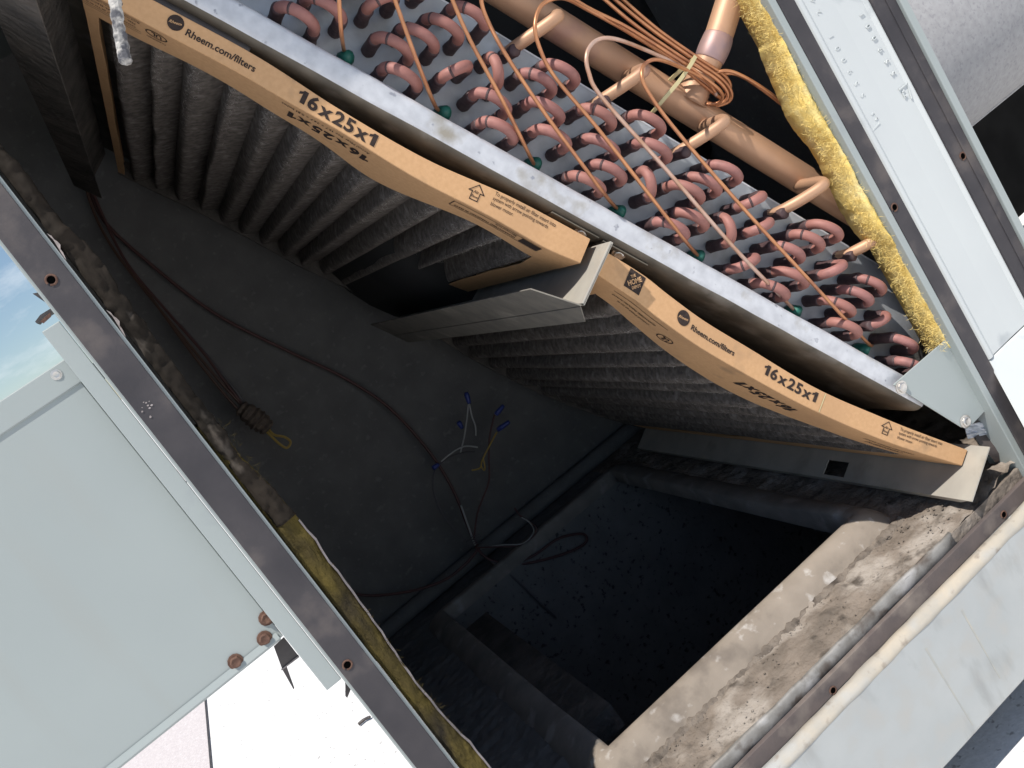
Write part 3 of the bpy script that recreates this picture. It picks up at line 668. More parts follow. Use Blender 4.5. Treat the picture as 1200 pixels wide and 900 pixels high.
BUND = [
 [(640, -60, .72), (700, -8, .715), (745, 30, .712), (800, 68, .712), (838, 92, .716), (852, 108, .722), (850, 118, .728), (836, 122, .735), (815, 112, .74)],
 [(655, -60, .725), (712, -8, .72), (760, 32, .716), (810, 68, .716), (845, 92, .722), (857, 108, .728), (854, 119, .735), (838, 125, .742)],
 [(668, -60, .73), (722, -8, .724), (770, 34, .720), (818, 68, .720), (848, 88, .727), (856, 102, .733), (848, 112, .74)],
 [(620, -60, .715), (672, -2, .709), (735, 32, .708), (795, 70, .708), (832, 96, .712), (846, 110, .72), (843, 120, .728), (828, 122, .735)],
 [(818, 98, .735), (834, 88, .728), (850, 83, .722), (868, 88, .720), (895, 104, .724), (930, 130, .735), (960, 152, .75)],
 [(820, 102, .738), (838, 90, .732), (856, 86, .727), (874, 92, .725), (900, 110, .730), (930, 134, .742), (960, 158, .755)]]
for P in BUND: tube('capillary_tube', [sight(*p) for p in P], 0.0016, 'copper_bright', coil, 8, per=8)
def strap(name, P, w, th, m, parent):
    P = smooth_path(P, 5); v = []; f = []
    for i, p in enumerate(P):
        T = (P[min(i + 1, len(P) - 1)] - P[max(i - 1, 0)]).normalized(); nrm = Vector((0, -1, 0)); nrm = (nrm - T * nrm.dot(T)).normalized(); sd_ = T.cross(nrm)
        v += [p + sd_ * w + nrm * th, p - sd_ * w + nrm * th, p - sd_ * w - nrm * th, p + sd_ * w - nrm * th]
    for i in range(len(P) - 1):
        for j in range(4): f.append((i * 4 + j, i * 4 + (j + 1) % 4, i * 4 + 4 + (j + 1) % 4, i * 4 + 4 + j))
    f += [(0, 1, 2, 3), tuple(len(v) - k for k in (1, 2, 3, 4))]
    return wp(obj(name, v, f, m, parent))
strap('cable_tie', [sight(*p) for p in ((815, 66, .705), (808, 78, .703), (795, 96, .705), (778, 116, .712), (766, 130, .722), (758, 137, .736), (750, 140, .752))], .0016, .0006, 'zip_tie', coil)
strap('cable_tie', [sight(*p) for p in ((812, 70, .712), (798, 82, .722), (786, 93, .735), (775, 105, .75), (768, 112, .765))], .0016, .0006, 'zip_tie', coil)
# small blower hub far behind, almost black
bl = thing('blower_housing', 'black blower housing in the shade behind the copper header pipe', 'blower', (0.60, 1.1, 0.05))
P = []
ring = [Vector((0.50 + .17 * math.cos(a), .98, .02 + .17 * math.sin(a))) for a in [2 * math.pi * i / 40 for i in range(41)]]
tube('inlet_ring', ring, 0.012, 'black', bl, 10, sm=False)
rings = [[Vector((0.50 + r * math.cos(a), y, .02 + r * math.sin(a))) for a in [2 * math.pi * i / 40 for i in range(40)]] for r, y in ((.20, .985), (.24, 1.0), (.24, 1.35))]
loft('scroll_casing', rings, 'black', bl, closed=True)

# ------------------------------------------------------------------ gusset and bits at the lower right corner
gu = thing('corner_gusset', 'grey-green corner plate screwed to the coil channel at the right post', 'metal plate', sight(1130, 490, .697))
pts = [sight(*p) for p in ((1113, 394, .6900), (1047, 451, .6900), (1090, 478, .6900), (1127, 501, .6900), (1140, 497, .6900), (1156, 480, .6900))]
prism('plate', pts, (0, .0015, 0), 'paint', gu, 0.0005)
fold = [sight(1115, 396, .6955), sight(1136, 432, .6945), sight(1160, 478, .6950)]
for p, m in (((1056, 454), 'steel'), ((1131, 494), 'steel')): screw(gu, sight(p[0], p[1], .6898), (0, -1, 0), .0048, m, .0035)
fp = thing('torn_flashing', 'torn dark flashing flap at the foot of the right post', 'flashing', sight(1165, 520, .70))
V = []; n = 10; 
for i in range(n):
    t = i / (n - 1)
    for j in range(7):
        u = j / 6
        a_ = sight(1170 - 6 * t, 492 + 8 * t, .69); c0 = sight(1145 - 6 * u * 0, 508, .70); 
        p = sight(1170 + (1142 - 1170) * t + u * (1196 - 1165) * (.6 + .4 * t), 495 + 17 * t + u * 38, .698 + .006 * math.sin(3 * t + u * 4) + .012 * u)
        V.append(p)
wp(tag(obj('flap', V, [(i * 7 + j, i * 7 + j + 1, i * 7 + j + 8, i * 7 + j + 7) for i in range(n - 1) for j in range(6)], 'gasket_brown', fp, smooth=True)))
V = []
for i in range(8):
    for j in range(8):
        V.append(sight(1130 + i * 4.2 + j * .6, 499 - i * 1.0 + j * 2.2, .7010 + .003 * noise.noise(Vector((i * .7, j * .7, 3)))))
wp(obj('crumpled_foil', V, [(i * 8 + j, i * 8 + j + 1, i * 8 + j + 9, i * 8 + j + 8) for i in range(7) for j in range(7)], 'galvanised', fp))

# ------------------------------------------------------------------ filters
YF = 0.700; DEPTH = 0.630
UP_Q = [(-432, -1.5), (-387, -1.9), (-312, -1.6), (-243, -7.0), (-171, -8.8), (-99, -3.0), (-24, -2.2)]
UP_T = [(-432, 17.2), (-300, 17.5), (-240, 14.5), (-188, 16.5), (-144, 19), (-61, 24.5), (-24, 22)]
LO_Q = [(-10, -5.0), (32, -7.6), (60, -12.3), (100, -17.5), (150, -20), (215, -23.2), (250, -22.6), (290, -19.6), (342, -15.0), (414, -6.8)]
LO_T = [(-10, 20.5), (30, 22), (88, 22), (150, 22), (237, 19.5), (315, 20.0), (414, 16.5)]
def make_filter(label, s0, s1, QT, TT, border, npl, seed):
    qt = lambda s: interp(QT, s); qb = lambda s: interp(QT, s) - interp(TT, s)
    root = thing('air_filter', label, 'air filter', F((s0 + s1) / 2, qb((s0 + s1) / 2), YF), 'cardboard framed pleated filters')
    n = 80; ss = [s0 + (s1 - s0) * i / n for i in range(n + 1)]
    # front board with the returned border: cross-section lofted along s
    rings = []
    for s in ss:
        w = border(s) / 1000
        a, b = qt(s), qb(s)
        rings.append([F(s, a, YF + .03), F(s, a, YF + .0006), F(s, a - .6, YF), F(s, b + .6, YF), F(s, b, YF + .0006), F(s, b, YF + w), F(s, b + .9, YF + w), F(s, b + .9, YF + .002), F(s, a - .9, YF + .002), F(s, a - .9, YF + .03)])
    fb = loft('front_board', rings, 'cardboard', root, smooth=False, closed=True)
    # end boards running back
    for e, sg in ((s0, 1), (s1, -1)):
        W = 24 if e > -100 else 9
        for (sa, sb, nm) in ((e, e + sg * W, 'end_board'),):
            rr = []
            for j in range(17):
                y = YF + .0025 + (DEPTH) * j / 16
                wob = 1 + .25 * noise.noise(Vector((j * .6, seed, 0)))
                a, b = qt(e), qb(e)
                rr.append([F(e + sg * .2, a - 1, y), F(e + sg * .2, b + .3, y), F(e + sg * W * wob, qb(e + sg * W) + .3, y), F(e + sg * W * wob, qb(e + sg * W) + 1.2, y), F(e + sg * 1.1, b + 1.4, y), F(e + sg * 1.1, a - 1, y)])
            loft(nm, rr, 'cardboard', root, smooth=False, closed=True)
    rings = []
    for s in ss[::4]:
        rings.append([F(s, qt(s), YF + DEPTH), F(s, qb(s) - 1.5, YF + DEPTH), F(s, qb(s) - 1.5, YF + DEPTH + .004), F(s, qt(s), YF + DEPTH + .004)])
    loft('rear_board', rings, 'dirt_and_shade', root, smooth=False, closed=True)  # dark colour stands for the shade at the filter's far end
    # pleats: each a rounded fold running from front to back
    a0, a1 = s0 + 10, s1 - 10; W0 = (a1 - a0) / npl; ridges = []
    cuts = [a0 + W0 * k + (random.uniform(-3.2, 3.2) if 0 < k < npl else 0) for k in range(npl + 1)]
    for k in range(npl):
        rings = []; nu = 14; nyy = 34
        bulge = random.uniform(-1.8, 1.5); ph = random.uniform(0, 9); W = cuts[k + 1] - cuts[k]; pw = random.uniform(1.15, 1.5) if seed < 5 else random.uniform(1.8, 2.3); peak = random.uniform(.42, .58)
        for j in range(nyy + 1):
            y = YF + .006 + (DEPTH - .008) * j / nyy; ring = []
            for i in range(nu + 1):
                u = i / nu; s = cuts[k] + u * W
                lean = 3.0 * math.sin(u * math.pi) * (-1)
                h = 1 - abs((u - peak) / (peak if u < peak else 1 - peak)) ** pw
                th = interp(TT, s) - (3.2 if seed < 5 else 1.6)
                sag = 2.2 * math.sin(math.pi * j / nyy) * math.sin(ph); wig = sag + (1.5 if seed < 5 else 2.4) * noise.noise(Vector((y * 13, k * 1.7 + u * .8, seed))) + .55 * noise.noise(Vector((y * 60, k * 2.3 + u * 2.0, seed + 4))) + .25 * noise.noise(Vector((y * 170, k * 2.3 + u * 5.0, seed + 4)))
                s_ = s + lean + wig * 1.3 * math.sin(math.pi * u); q_ = qt(s) - 2.0 - th * h + (wig * .9 + bulge) * h
                if y < YF + border(s_) / 1000 + .012: q_ = max(q_, qb(s_) + 1.8)
                ring.append(F(s_, q_, y))
            rings.append(ring)
        loft('pleat', rings, 'pleat_media', root, smooth=True)
        ridges += [(r[nu // 2 + dd], r[nu // 2 + dd + 1]) for r in rings[1:13] + rings[2:7] for dd in (-2, -1, 0, 1)]
    v = []; f = []
    for k in range(2600):
        a_, b_ = random.choice(ridges); t_ = random.random() ** 1.0
        p = a_.lerp(b_, random.random()) + Vector((0, random.uniform(-.012, .012), 0)) - QV * .0003
        d = Vector((random.gauss(0, .6), random.gauss(0, 1), random.gauss(0, .6))); d = (d - QV * d.dot(QV)).normalized(); l = random.uniform(.002, .007)
        w = d.cross(QV).normalized() * random.uniform(.00006, .00016); q = p + d * l - QV * random.uniform(-.0004, .0008); k0 = len(v)
        v += [p - w, p + w, q + w * .5, q - w * .5]; f.append((k0, k0 + 1, k0 + 2, k0 + 3))
    ln = wp(obj('lint', v, f, 'lint', root)); ln['kind'] = 'stuff'
    return root, qt, qb
def bord_up(s): return 40 + 26 * math.exp(-((s + 205) / 45) ** 2) - 3 * math.sin(s * .05)
def bord_lo(s): return 44 + 34 * math.exp(-((s - 190) / 110) ** 2) if s < 300 else 44 + 34 * math.exp(-((300 - 190) / 110) ** 2) * max(0, 1 - (s - 300) / 130)
fu, qtu, qbu = make_filter('upper cardboard air filter with grey pleats, above the middle bracket', -430, -24.5, UP_Q, UP_T, bord_up, 13, 1.3)
fl2, qtl, qbl = make_filter('lower cardboard air filter with diamond store mark, below the middle bracket', -9, 414, LO_Q, LO_T, bord_lo, 13, 7.7)
EPS = .00035
def put(root, name, V, Fc, mp_, m='ink'):
    V = list(V); out = []
    for q in Fc:
        if len(q) == 4 and name in ('printed_rule', 'printed_frame', 'printed_block', 'printed_square', 'paper_edge', 'printed_arrow'):
            P = [Vector(V[k]) for k in q]; L_ = max((P[1] - P[0]).length, (P[2] - P[3]).length); M_ = max((P[2] - P[1]).length, (P[3] - P[0]).length)
            nu_ = max(1, int(L_ / 3)); nv_ = max(1, int(M_ / 3)); k0 = len(V)
            for i in range(nu_ + 1):
                for j in range(nv_ + 1):
                    A_ = P[0].lerp(P[1], i / nu_); B_ = P[3].lerp(P[2], i / nu_); V.append(tuple(A_.lerp(B_, j / nv_)))
            for i in range(nu_):
                for j in range(nv_):
                    c0 = k0 + i * (nv_ + 1) + j; out.append((c0, c0 + nv_ + 1, c0 + nv_ + 2, c0 + 1))
        else: out.append(q)
    use = sorted({k for q in out for k in q}); ix = {k: i for i, k in enumerate(use)}; V = [V[k] for k in use]; Fc = [tuple(ix[k] for k in q) for q in out]
    o = obj(name, [mp_(x, y) for x, y in V], Fc, m, root); return wp(o)
def on_front(qt, qb, s, frac, ang=0.0):
    """map (x along slope mm, y mm) round a centre at fraction of the board's height"""
    def f(x, y):
        c = qt(s + x) + (qb(s + x) - qt(s + x)) * frac
        return F(s + x, c + y, YF - EPS)
    return f
def on_outer(qb, s, yc):
    """upside-down print on the outer border: reads up the slope"""
    def f(x, y): return F(s - x, qb(s - x) - EPS * 1000, yc + y / 1000)
    return f
def fit(s, width, off=.0, hscale=1.0, height=None):
    v, f = text_geo(s, 1.0, off); x0 = min(p[0] for p in v); x1 = max(p[0] for p in v); y0 = min(p[1] for p in v); y1 = max(p[1] for p in v)
    k = width / (x1 - x0); ky = k * hscale if height is None else height / (y1 - y0)
    return [((x - (x0 + x1) / 2) * k, (y - (y0 + y1) / 2) * ky) for x, y in v], f
def ring_poly(n, rx, ry, th):
    a = disc_poly(n, rx, ry); b = disc_poly(n, rx - th, ry - th); return a + b, [(i, (i + 1) % n, n + (i + 1) % n, n + i) for i in range(n)]
def outline(pts, th):
    """closed thick outline of a polygon"""
    V = []; Fc = []; n = len(pts)
    for i in range(n):
        a = Vector(pts[i]); b = Vector(pts[(i + 1) % n]); d = (b - a).normalized(); w = Vector((-d.y, d.x)) * th / 2
        k = len(V); e = d * th / 2
        V += [tuple(a - w - e), tuple(b - w + e), tuple(b + w + e), tuple(a + w - e)]; Fc.append((k, k + 1, k + 2, k + 3))
    return V, Fc
def round_mark(root, qt, qb, s, frac, r):
    mp_ = on_front(qt, qb, s, frac)
    put(root, 'printed_disc', disc_poly(28, r, r), [tuple(range(28))], mp_)
    def up_(x, y): p = mp_(x, y); return p + Vector((0, -.0002, 0))
    v, f = fit('Rheem', r * 1.45, .015); sh = [(x + y * .25, y + x * .18) for x, y in v]
    put(root, 'printed_letters', sh, f, up_, 'cardboard')
def print_front(root, qt, qb, S, lower):
    pass
def arrow_mark(root, qt, qb, s, frac, k):
    A = [(-.55, -1), (.55, -1), (.55, .05), (1.05, .05), (0, 1.05), (-1.05, .05), (-.55, .05)]
    A = [(x * 6.2 * k, y * 6.4 * k) for x, y in A]
    mp_ = on_front(qt, qb, s, frac); V, Fc = outline(A, .75 * k); put(root, 'printed_arrow', V, Fc, mp_)
    v, f = fit('Air', 4.6 * k, .015); put(root, 'printed_letters', [(x, y + .5 * k) for x, y in v], f, mp_)
    v, f = fit('Flow', 5.8 * k, .015); put(root, 'printed_letters', [(x, y - 3.4 * k) for x, y in v], f, mp_)
def para(root, qt, qb, s, frac, w, k):
    mp_ = on_front(qt, qb, s, frac)
    for i, (ln, ww) in enumerate((('To properly install air filter insert into', 1.0), ('system with arrow pointing towards', .90), ('blower motor.', .36))):
        v, f = fit(ln, w * ww, .004)
        put(root, 'printed_letters', [(x - w * (1 - ww) / 2, y * 1.25 + 4.6 * k - i * 4.4 * k) for x, y in v], f, mp_)
def diamond(root, qt, qb, s, frac, r):
    """dark square with lettering on its diagonal"""
    mp_ = on_front(qt, qb, s, frac); c = math.sqrt(.5)
    put(root, 'printed_square', [(-r, -r), (r, -r), (r, r), (-r, r)], [(0, 1, 2, 3)], mp_)
    def up_(x, y): return mp_((x - y) * c, (x + y) * c) + Vector((0, -.0002, 0))
    d = r * 1.414
    for t, yy, w in (('THE', .42, .42), ('HOME', .04, 1.22), ('DEPOT', -.36, .80)):
        v, f = fit(t, d * w, .03, height=d * (.22 if t != 'HOME' else .38))
        put(root, 'printed_letters', [(x, y + yy * d) for x, y in v], f, up_, 'cardboard')
def size_mark(root, qt, qb, s, frac, w, h):
    v, f = fit('16x25x1', w, .034, height=h); put(root, 'printed_size', v, f, on_front(qt, qb, s, frac))
# front prints
round_mark(fu, qtu, qbu, -368, .40, 5.6)
v, f = fit('Rheem.com/filters', 51, .022, hscale=1.0); put(fu, 'printed_address', v, f, on_front(qtu, qbu, -334, .52))
size_mark(fu, qtu, qbu, -243, .46, 64, 10.8)
arrow_mark(fu, qtu, qbu, -126, .42, .98)
para(fu, qtu, qbu, -84, .36, 56, .95)
diamond(fl2, qtl, qbl, 26, .42, 8.0)
round_mark(fl2, qtl, qbl, 80, .40, 6.4)
v, f = fit('Rheem.com/filters', 48, .022, hscale=1.0); put(fl2, 'printed_address', v, f, on_front(qtl, qbl, 114, .50))
size_mark(fl2, qtl, qbl, 202, .40, 62, 10.4)
arrow_mark(fl2, qtl, qbl, 316, .40, .95)
para(fl2, qtl, qbl, 357, .42, 52, .88)
# yellow tape line on the lower board
put(fl2, 'paper_edge', [(-.5, -9), (.5, -9), (.5, 9), (-.5, 9)], [(0, 1, 2, 3)], on_front(qtl, qbl, 240, .5), 'zip_tie')
# prints on the outer border, upside down
def outer_text(root, qb, s, yc, ln, w, off=.01, h=None, hs_=1.4):
    v, f = fit(ln, w, off, height=h, hscale=hs_); put(root, 'printed_letters', v, f, on_outer(qb, s, yc))
outer_text(fu, qbu, -242, YF + .0245, '16x25x1', 68, .042, h=15)
outer_text(fu, qbu, -247, YF + .0085, 'Actual Filter Size 15.7 x 24.7 x 0.81 Inches', 72, .006)
outer_text(fu, qbu, -415, YF + .012, 'PEEL AND SEAL ELECTROSTATIC', 46, .01); outer_text(fu, qbu, -412, YF + .0185, 'CHANGE EVERY 60 TO 90 DAYS', 40, .01)
outer_text(fu, qbu, -404, YF + .006, 'MADE FOR RESIDENTIAL USE', 30, .01)
for yy in (.003, .0225, .026): put(fu, 'printed_rule', [(-24, -.25), (24, -.25), (24, .25), (-24, .25)], [(0, 1, 2, 3)], on_outer(qbu, -412, YF + yy))
V, Fc = ring_poly(24, 8, 6, 1.1); put(fu, 'printed_ring', V, Fc, on_outer(qbu, -377, YF + .0125)); outer_text(fu, qbu, -377, YF + .0125, 'UL', 7.5, .03, h=6.5); outer_text(fu, qbu, -377, YF + .022, 'CLASSIFIED', 14, .01)
V, Fc = outline([(-40, -7), (40, -7), (40, 7), (-40, 7)], .8); put(fu, 'printed_frame', V, Fc, on_outer(qbu, -98, YF + .0125))
outer_text(fu, qbu, -107, YF + .0155, 'GUARANTEED THROUGH 90 DAYS', 56, .02); outer_text(fu, qbu, -90, YF + .009, 'Microparticle', 20, .006)
put(fu, 'printed_block', [(-9, -6), (9, -6), (9, 6), (-9, 6)], [(0, 1, 2, 3)], on_outer(qbu, -66, YF + .0125))
outer_text(fl2, qbl, 44, YF + .020, 'GUARANTEED THROUGH 90 DAYS', 48, .02); outer_text(fl2, qbl, 48, YF + .028, 'CHANGE EVERY 60 TO 90', 36, .01)
put(fl2, 'printed_rule', [(-30, -.4), (30, -.4), (30, .4), (-30, .4)], [(0, 1, 2, 3)], on_outer(qbl, 46, YF + .010))
V, Fc = ring_poly(24, 8.5, 8, 1.3); put(fl2, 'printed_ring', V, Fc, on_outer(qbl, 88, YF + .034)); outer_text(fl2, qbl, 88, YF + .034, 'UL', 8, .03, h=9)
outer_text(fl2, qbl, 206, YF + .034, '16x25x1', 66, .05, h=22)
outer_text(fl2, qbl, 345, YF + .022, 'GUARANTEED THROUGH 90 DAYS', 60, .02, hs_=2.0); outer_text(fl2, qbl, 350, YF + .034, 'CHANGE EVERY 60', 44, .02, hs_=2.0)

# ------------------------------------------------------------------ filter rack
def sqprism(name, pts, ds, m, parent, bev=.0004):
    """polygon in (q, y) swept along the slope by ds mm; pts are (s, q, y)"""
    return prism(name, [F(*p) for p in pts], TV * (ds / 1000), m, parent, bev)
QF = -57
rk = thing('filter_bracket', 'T-shaped sheet metal bracket between the two filters', 'bracket', F(-14, QF, .70))
sqprism('web', [(-16, -3, .678), (-16, QF, .684), (-16, QF, 1.335), (-16, -3, 1.335)], 1.6, 'bracket_metal', rk)
sqprism('web', [(-13.2, -2, .681), (-13.2, QF, .687), (-13.2, QF, 1.335), (-13.2, -2, 1.335)], 1.2, 'bracket_metal', rk)
def qprism(name, pts, dq, m, parent): return prism(name, [F(*p) for p in pts], QV * (dq / 1000), m, parent, .0004)
qprism('flange', [(-14.2, QF - .2, .688), (-50, QF - .2, .716), (-50, QF - .2, 1.335), (-14.2, QF - .2, 1.335)], -1.3, 'bracket_dusty', rk)
qprism('flange', [(-13.8, QF - .6, .690), (10, QF - .6, .728), (10, QF - .6, 1.335), (-13.8, QF - .6, 1.335)], -1.3, 'bracket_dusty', rk)
# ears screwed to the channel
qprism('screw_ear', [(-62, 4.2, .704), (-16, 4.2, .704), (-16, 4.2, .735), (-62, 4.2, .735)], -1.2, 'galv_brown_shade', rk)
qprism('screw_ear', [(-11.5, 4.0, .705), (34, 4.0, .705), (34, 4.0, .735), (-11.5, 4.0, .735)], -1.2, 'galv_brown_shade', rk)
screw(rk, F(-30, 3.0, .712), -QV + Vector((0, -.8, 0)), .0042, 'steel', .0035); screw(rk, F(9, 2.8, .714), -QV + Vector((0, -.8, 0)), .0046, 'steel', .0035)
# top bracket, its shade painted in as a dark colour
rt = thing('filter_bracket', 'dusty bracket with shade painted in, running back above the upper filter, top left', 'bracket', F(-452, QF, .72))
sqprism('web', [(-455, -3, .62), (-455, QF, .62), (-455, QF, 1.335), (-455, -3, 1.335)], 1.6, 'dirt_and_shade', rt)
qprism('flange', [(-434, QF - .2, .62), (-470, QF - .2, .62), (-470, QF - .2, 1.335), (-434, QF - .2, 1.335)], -1.3, 'dirt_and_shade', rt)
# bottom shelf with a square hole
rs = thing('filter_shelf', 'bare metal shelf under the lower filter with a square hole', 'bracket', F(418, -30, .70))
HA, HB, HYa, HYb = -34, -52, .855, .890
for pts in ([(416, -1, .678), (416, -56, .677), (416, -56, HYa), (416, -1, HYa)], [(416, -1, HYa), (416, HA, HYa), (416, HA, HYb), (416, -1, HYb)],
            [(416, HB, HYa), (416, -56, HYa), (416, -56, HYb), (416, HB, HYb)], [(416, -1, HYb), (416, -56, HYb), (416, -56, 1.335), (416, -1, 1.335)]):
    sqprism('shelf_plate', pts, 1.4, 'bracket_metal', rs, 0.0)
qprism('shelf_lip', [(417.6, -55.6, .682), (428, -55.6, .700), (428, -55.6, 1.335), (417.6, -55.6, 1.335)], 1.2, 'bracket_metal', rs)

# ------------------------------------------------------------------ wiring
def wire(name, pts, r, m, parent, seg=7): return tube(name, [sight(p[0] + random.uniform(-1.2, 1.2), p[1] + random.uniform(-1.2, 1.2), p[2]) for p in pts], r * (.72 if name == 'sheath' or r > .0025 else .85), m, parent, seg, per=6)
w1 = thing('wire_harness', 'brown wires ending in a taped connector with a yellow loop, by the left wall', 'wires', sight(300, 490, 1.40))
wire('wire', [(95, 190, 1.42), (108, 240, 1.42), (128, 285, 1.41), (165, 335, 1.40), (215, 395, 1.39), (255, 445, 1.38), (290, 482, 1.38)], .0028, 'wire_brown', w1)
wire('wire', [(100, 200, 1.42), (120, 250, 1.415), (150, 310, 1.405), (195, 365, 1.395), (240, 415, 1.385), (270, 455, 1.38), (296, 485, 1.38)], .0028, 'wire_red', w1)
wire('wire', [(150, 312, 1.41), (185, 360, 1.39), (225, 415, 1.375), (262, 462, 1.37), (285, 485, 1.37)], .0028, 'wire_brown', w1)
wire('wire', [(210, 380, 1.40), (250, 425, 1.39), (278, 462, 1.38), (298, 488, 1.38)], .0030, 'wire_grey', w1)
P = smooth_path([sight(*p) for p in ((282, 478, 1.375), (292, 485, 1.37), (300, 491, 1.37), (308, 497, 1.37), (315, 503, 1.37))], 4)
v, f = tube_geo(P, [.010 + .005 * math.sin(math.pi * i / (len(P) - 1)) + .0018 * math.sin(i * 2.3) for i in range(len(P))], 9)
wp(obj('connector', v, f, 'connector', w1))
wire('wire', [(312, 500, 1.37), (322, 508, 1.365), (334, 513, 1.36), (341, 519, 1.36), (337, 525, 1.36), (326, 520, 1.36), (316, 509, 1.365), (308, 500, 1.37)], .0026, 'wire_yellow', w1)
w2 = thing('thermostat_cable', 'dark red control cable hanging across the back wall to loose wires', 'cable', sight(555, 645, 1.38))
wire('sheath', [(105, 225, 1.43), (125, 262, 1.43), (180, 312, 1.43), (255, 368, 1.43), (340, 412, 1.43), (400, 440, 1.43), (455, 478, 1.425), (505, 530, 1.42), (532, 575, 1.41), (550, 620, 1.395), (560, 640, 1.385)], .0034, 'wire_red', w2)
wire('sheath', [(560, 642, 1.385), (545, 660, 1.385), (520, 680, 1.39), (480, 693, 1.40), (430, 697, 1.42), (395, 690, 1.43)], .0032, 'wire_red', w2)
wire('sheath', [(558, 640, 1.385), (575, 655, 1.37), (610, 662, 1.355), (650, 652, 1.345), (680, 640, 1.34), (688, 632, 1.34), (680, 626, 1.34), (655, 632, 1.345), (625, 650, 1.35), (595, 665, 1.36)], .0030, 'wire_red', w2)
wire('wire', [(548, 635, 1.385), (520, 608, 1.39), (508, 580, 1.40), (508, 555, 1.405), (518, 543, 1.41), (535, 533, 1.41), (555, 529, 1.41)], .0018, 'wire_grey', w2)
wire('wire', [(556, 640, 1.383), (548, 615, 1.385), (540, 592, 1.39)], .0018, 'wire_white', w2)
wire('wire', [(555, 632, 1.38), (560, 600, 1.38), (572, 565, 1.38), (572, 535, 1.38), (573, 510, 1.38), (580, 487, 1.38)], .0018, 'wire_red', w2)
wire('wire', [(516, 541, 1.40), (528, 530, 1.395), (545, 524, 1.39), (559, 524, 1.39)], .0015, 'wire_white', w2)
wire('wire', [(539, 530, 1.395), (545, 512, 1.39), (547, 492, 1.385), (550, 472, 1.38)], .0015, 'wire_white', w2)
wire('wire', [(551, 472, 1.38), (554, 488, 1.38), (558, 500, 1.38), (558, 511, 1.38)], .0015, 'wire_white', w2)
wire('wire', [(582, 507, 1.38), (574, 522, 1.375), (565, 540, 1.375), (563, 548, 1.38), (552, 551, 1.38)], .0016, 'wire_yellow', w2)
wire('wire', [(565, 538, 1.375), (569, 547, 1.375), (567, 551, 1.38), (562, 545, 1.38)], .0014, 'wire_yellow', w2)
wire('wire', [(556, 641, 1.38), (580, 641, 1.365), (605, 639, 1.355), (624, 630, 1.35), (628, 618, 1.35), (618, 609, 1.352), (608, 603, 1.355), (603, 594, 1.36)], .0016, 'wire_red', w2)
wire('wire', [(562, 642, 1.38), (588, 638, 1.362), (612, 636, 1.352), (626, 624, 1.348), (622, 612, 1.349), (612, 606, 1.352)], .0012, 'wire_white', w2)
wire('wire', [(562, 648, 1.385), (585, 665, 1.36), (610, 685, 1.35), (632, 706, 1.345), (652, 724, 1.345)], .0022, 'wire_grey', w2)
for A, B in (((537, 494, 1.40), (542, 502, 1.40)), ((546, 460, 1.38), (550, 473, 1.38)), ((581, 486, 1.38), (590, 475, 1.38)), ((583, 504, 1.378), (597, 494, 1.37)), ((507, 549, 1.405), (514, 544, 1.405))):
    a, b = sight(*A), sight(*B)
    tube('wire_cap', [a, a.lerp(b, .3), a.lerp(b, .8), b], [.0034, .0042, .0034, .0028], 'wire_blue', w2, 9, sm=False)
for k in range(4):
    a = sight(545 + k * 1.5, 634 + k * 2, 1.378); b = sight(562 + k * 1.5, 626 + k * 3, 1.376); tube('frayed_strand', [a, (a + b) / 2 + Vector((0, -.003, .002)), b], .0008, 'wire_grey', w2, 5)

# ------------------------------------------------------------------ cabinet left of the opening
cb = thing('side_cabinet', 'pale grey-green sheet metal cabinet with rusty screws left of the opening', 'cabinet', (-0.25, .85, -.21))
PY = 0.700
zt, zb = 0.0415, -0.2045
pf = box('front_panel', (-0.62, -0.0445, PY, PY + .002, zb, zt - .0175), 'paint', cb, 0.0006)
box('top_strip', (-0.62, -0.0435, PY - .0015, PY + .30, zt - .0185, zt), 'paint', cb, 0.0008)
box('cabinet_body', (-0.615, -0.046, PY + .003, PY + .30, zb + .003, zt - .019), 'paint', cb)
xext('bottom_fold', [(PY - .0008, zb + .006), (PY - .0022, zb + .001), (PY - .001, zb - .0008), (PY + .012, zb - .0008), (PY + .012, zb + .0002), (PY + .0005, zb + .0004)], -0.62, -0.047, 'paint', cb)
cv_ = prism('cover_strip', [(-0.0432, .683, .0625), (-0.0305, .6825, .0625), (-0.0305, .6825, -.252), (-0.0432, .683, -.252)], (0, .0025, 0), 'paint', cb, 0.0006)
box('strip_return', (-0.0432, -0.0420, .6856, .720, -.252, .0625), 'paint', cb, 0.0004)
for p in ((310, 748), (276, 775), (312, 724)): screw(cb, sight(p[0], p[1], PY - .0002), (0, -1, 0), .0042, 'rust', .0038)
screw(cb, sight(66, 439, PY - .0017), (0, -1, 0), .0028, 'steel', .001)
prism('rust_spot', [sight(51, 379, .6822), sight(47, 377, .6822), sight(53, 371, .6822), sight(59, 366, .6822), sight(60, 371, .6822)], (0, .0004, 0), 'rust', cb)
prism('bent_tab', [sight(43, 379, .6835), sight(41, 377, .6835), sight(47, 369, .6835), sight(60, 361, .6835), sight(63, 364, .6835), sight(50, 372, .6835)], (0, .02, 0), 'dark_tin', cb)
tb = thing('torn_tab', 'small dark torn metal tab against the sky beside the left post', 'metal scrap', sight(50, 348, .69))
prism('tab', [sight(38, 344, .690), sight(48, 342, .690), sight(60, 358, .690), sight(54, 355, .690)], (0, .003, 0), 'dark_tin', tb)
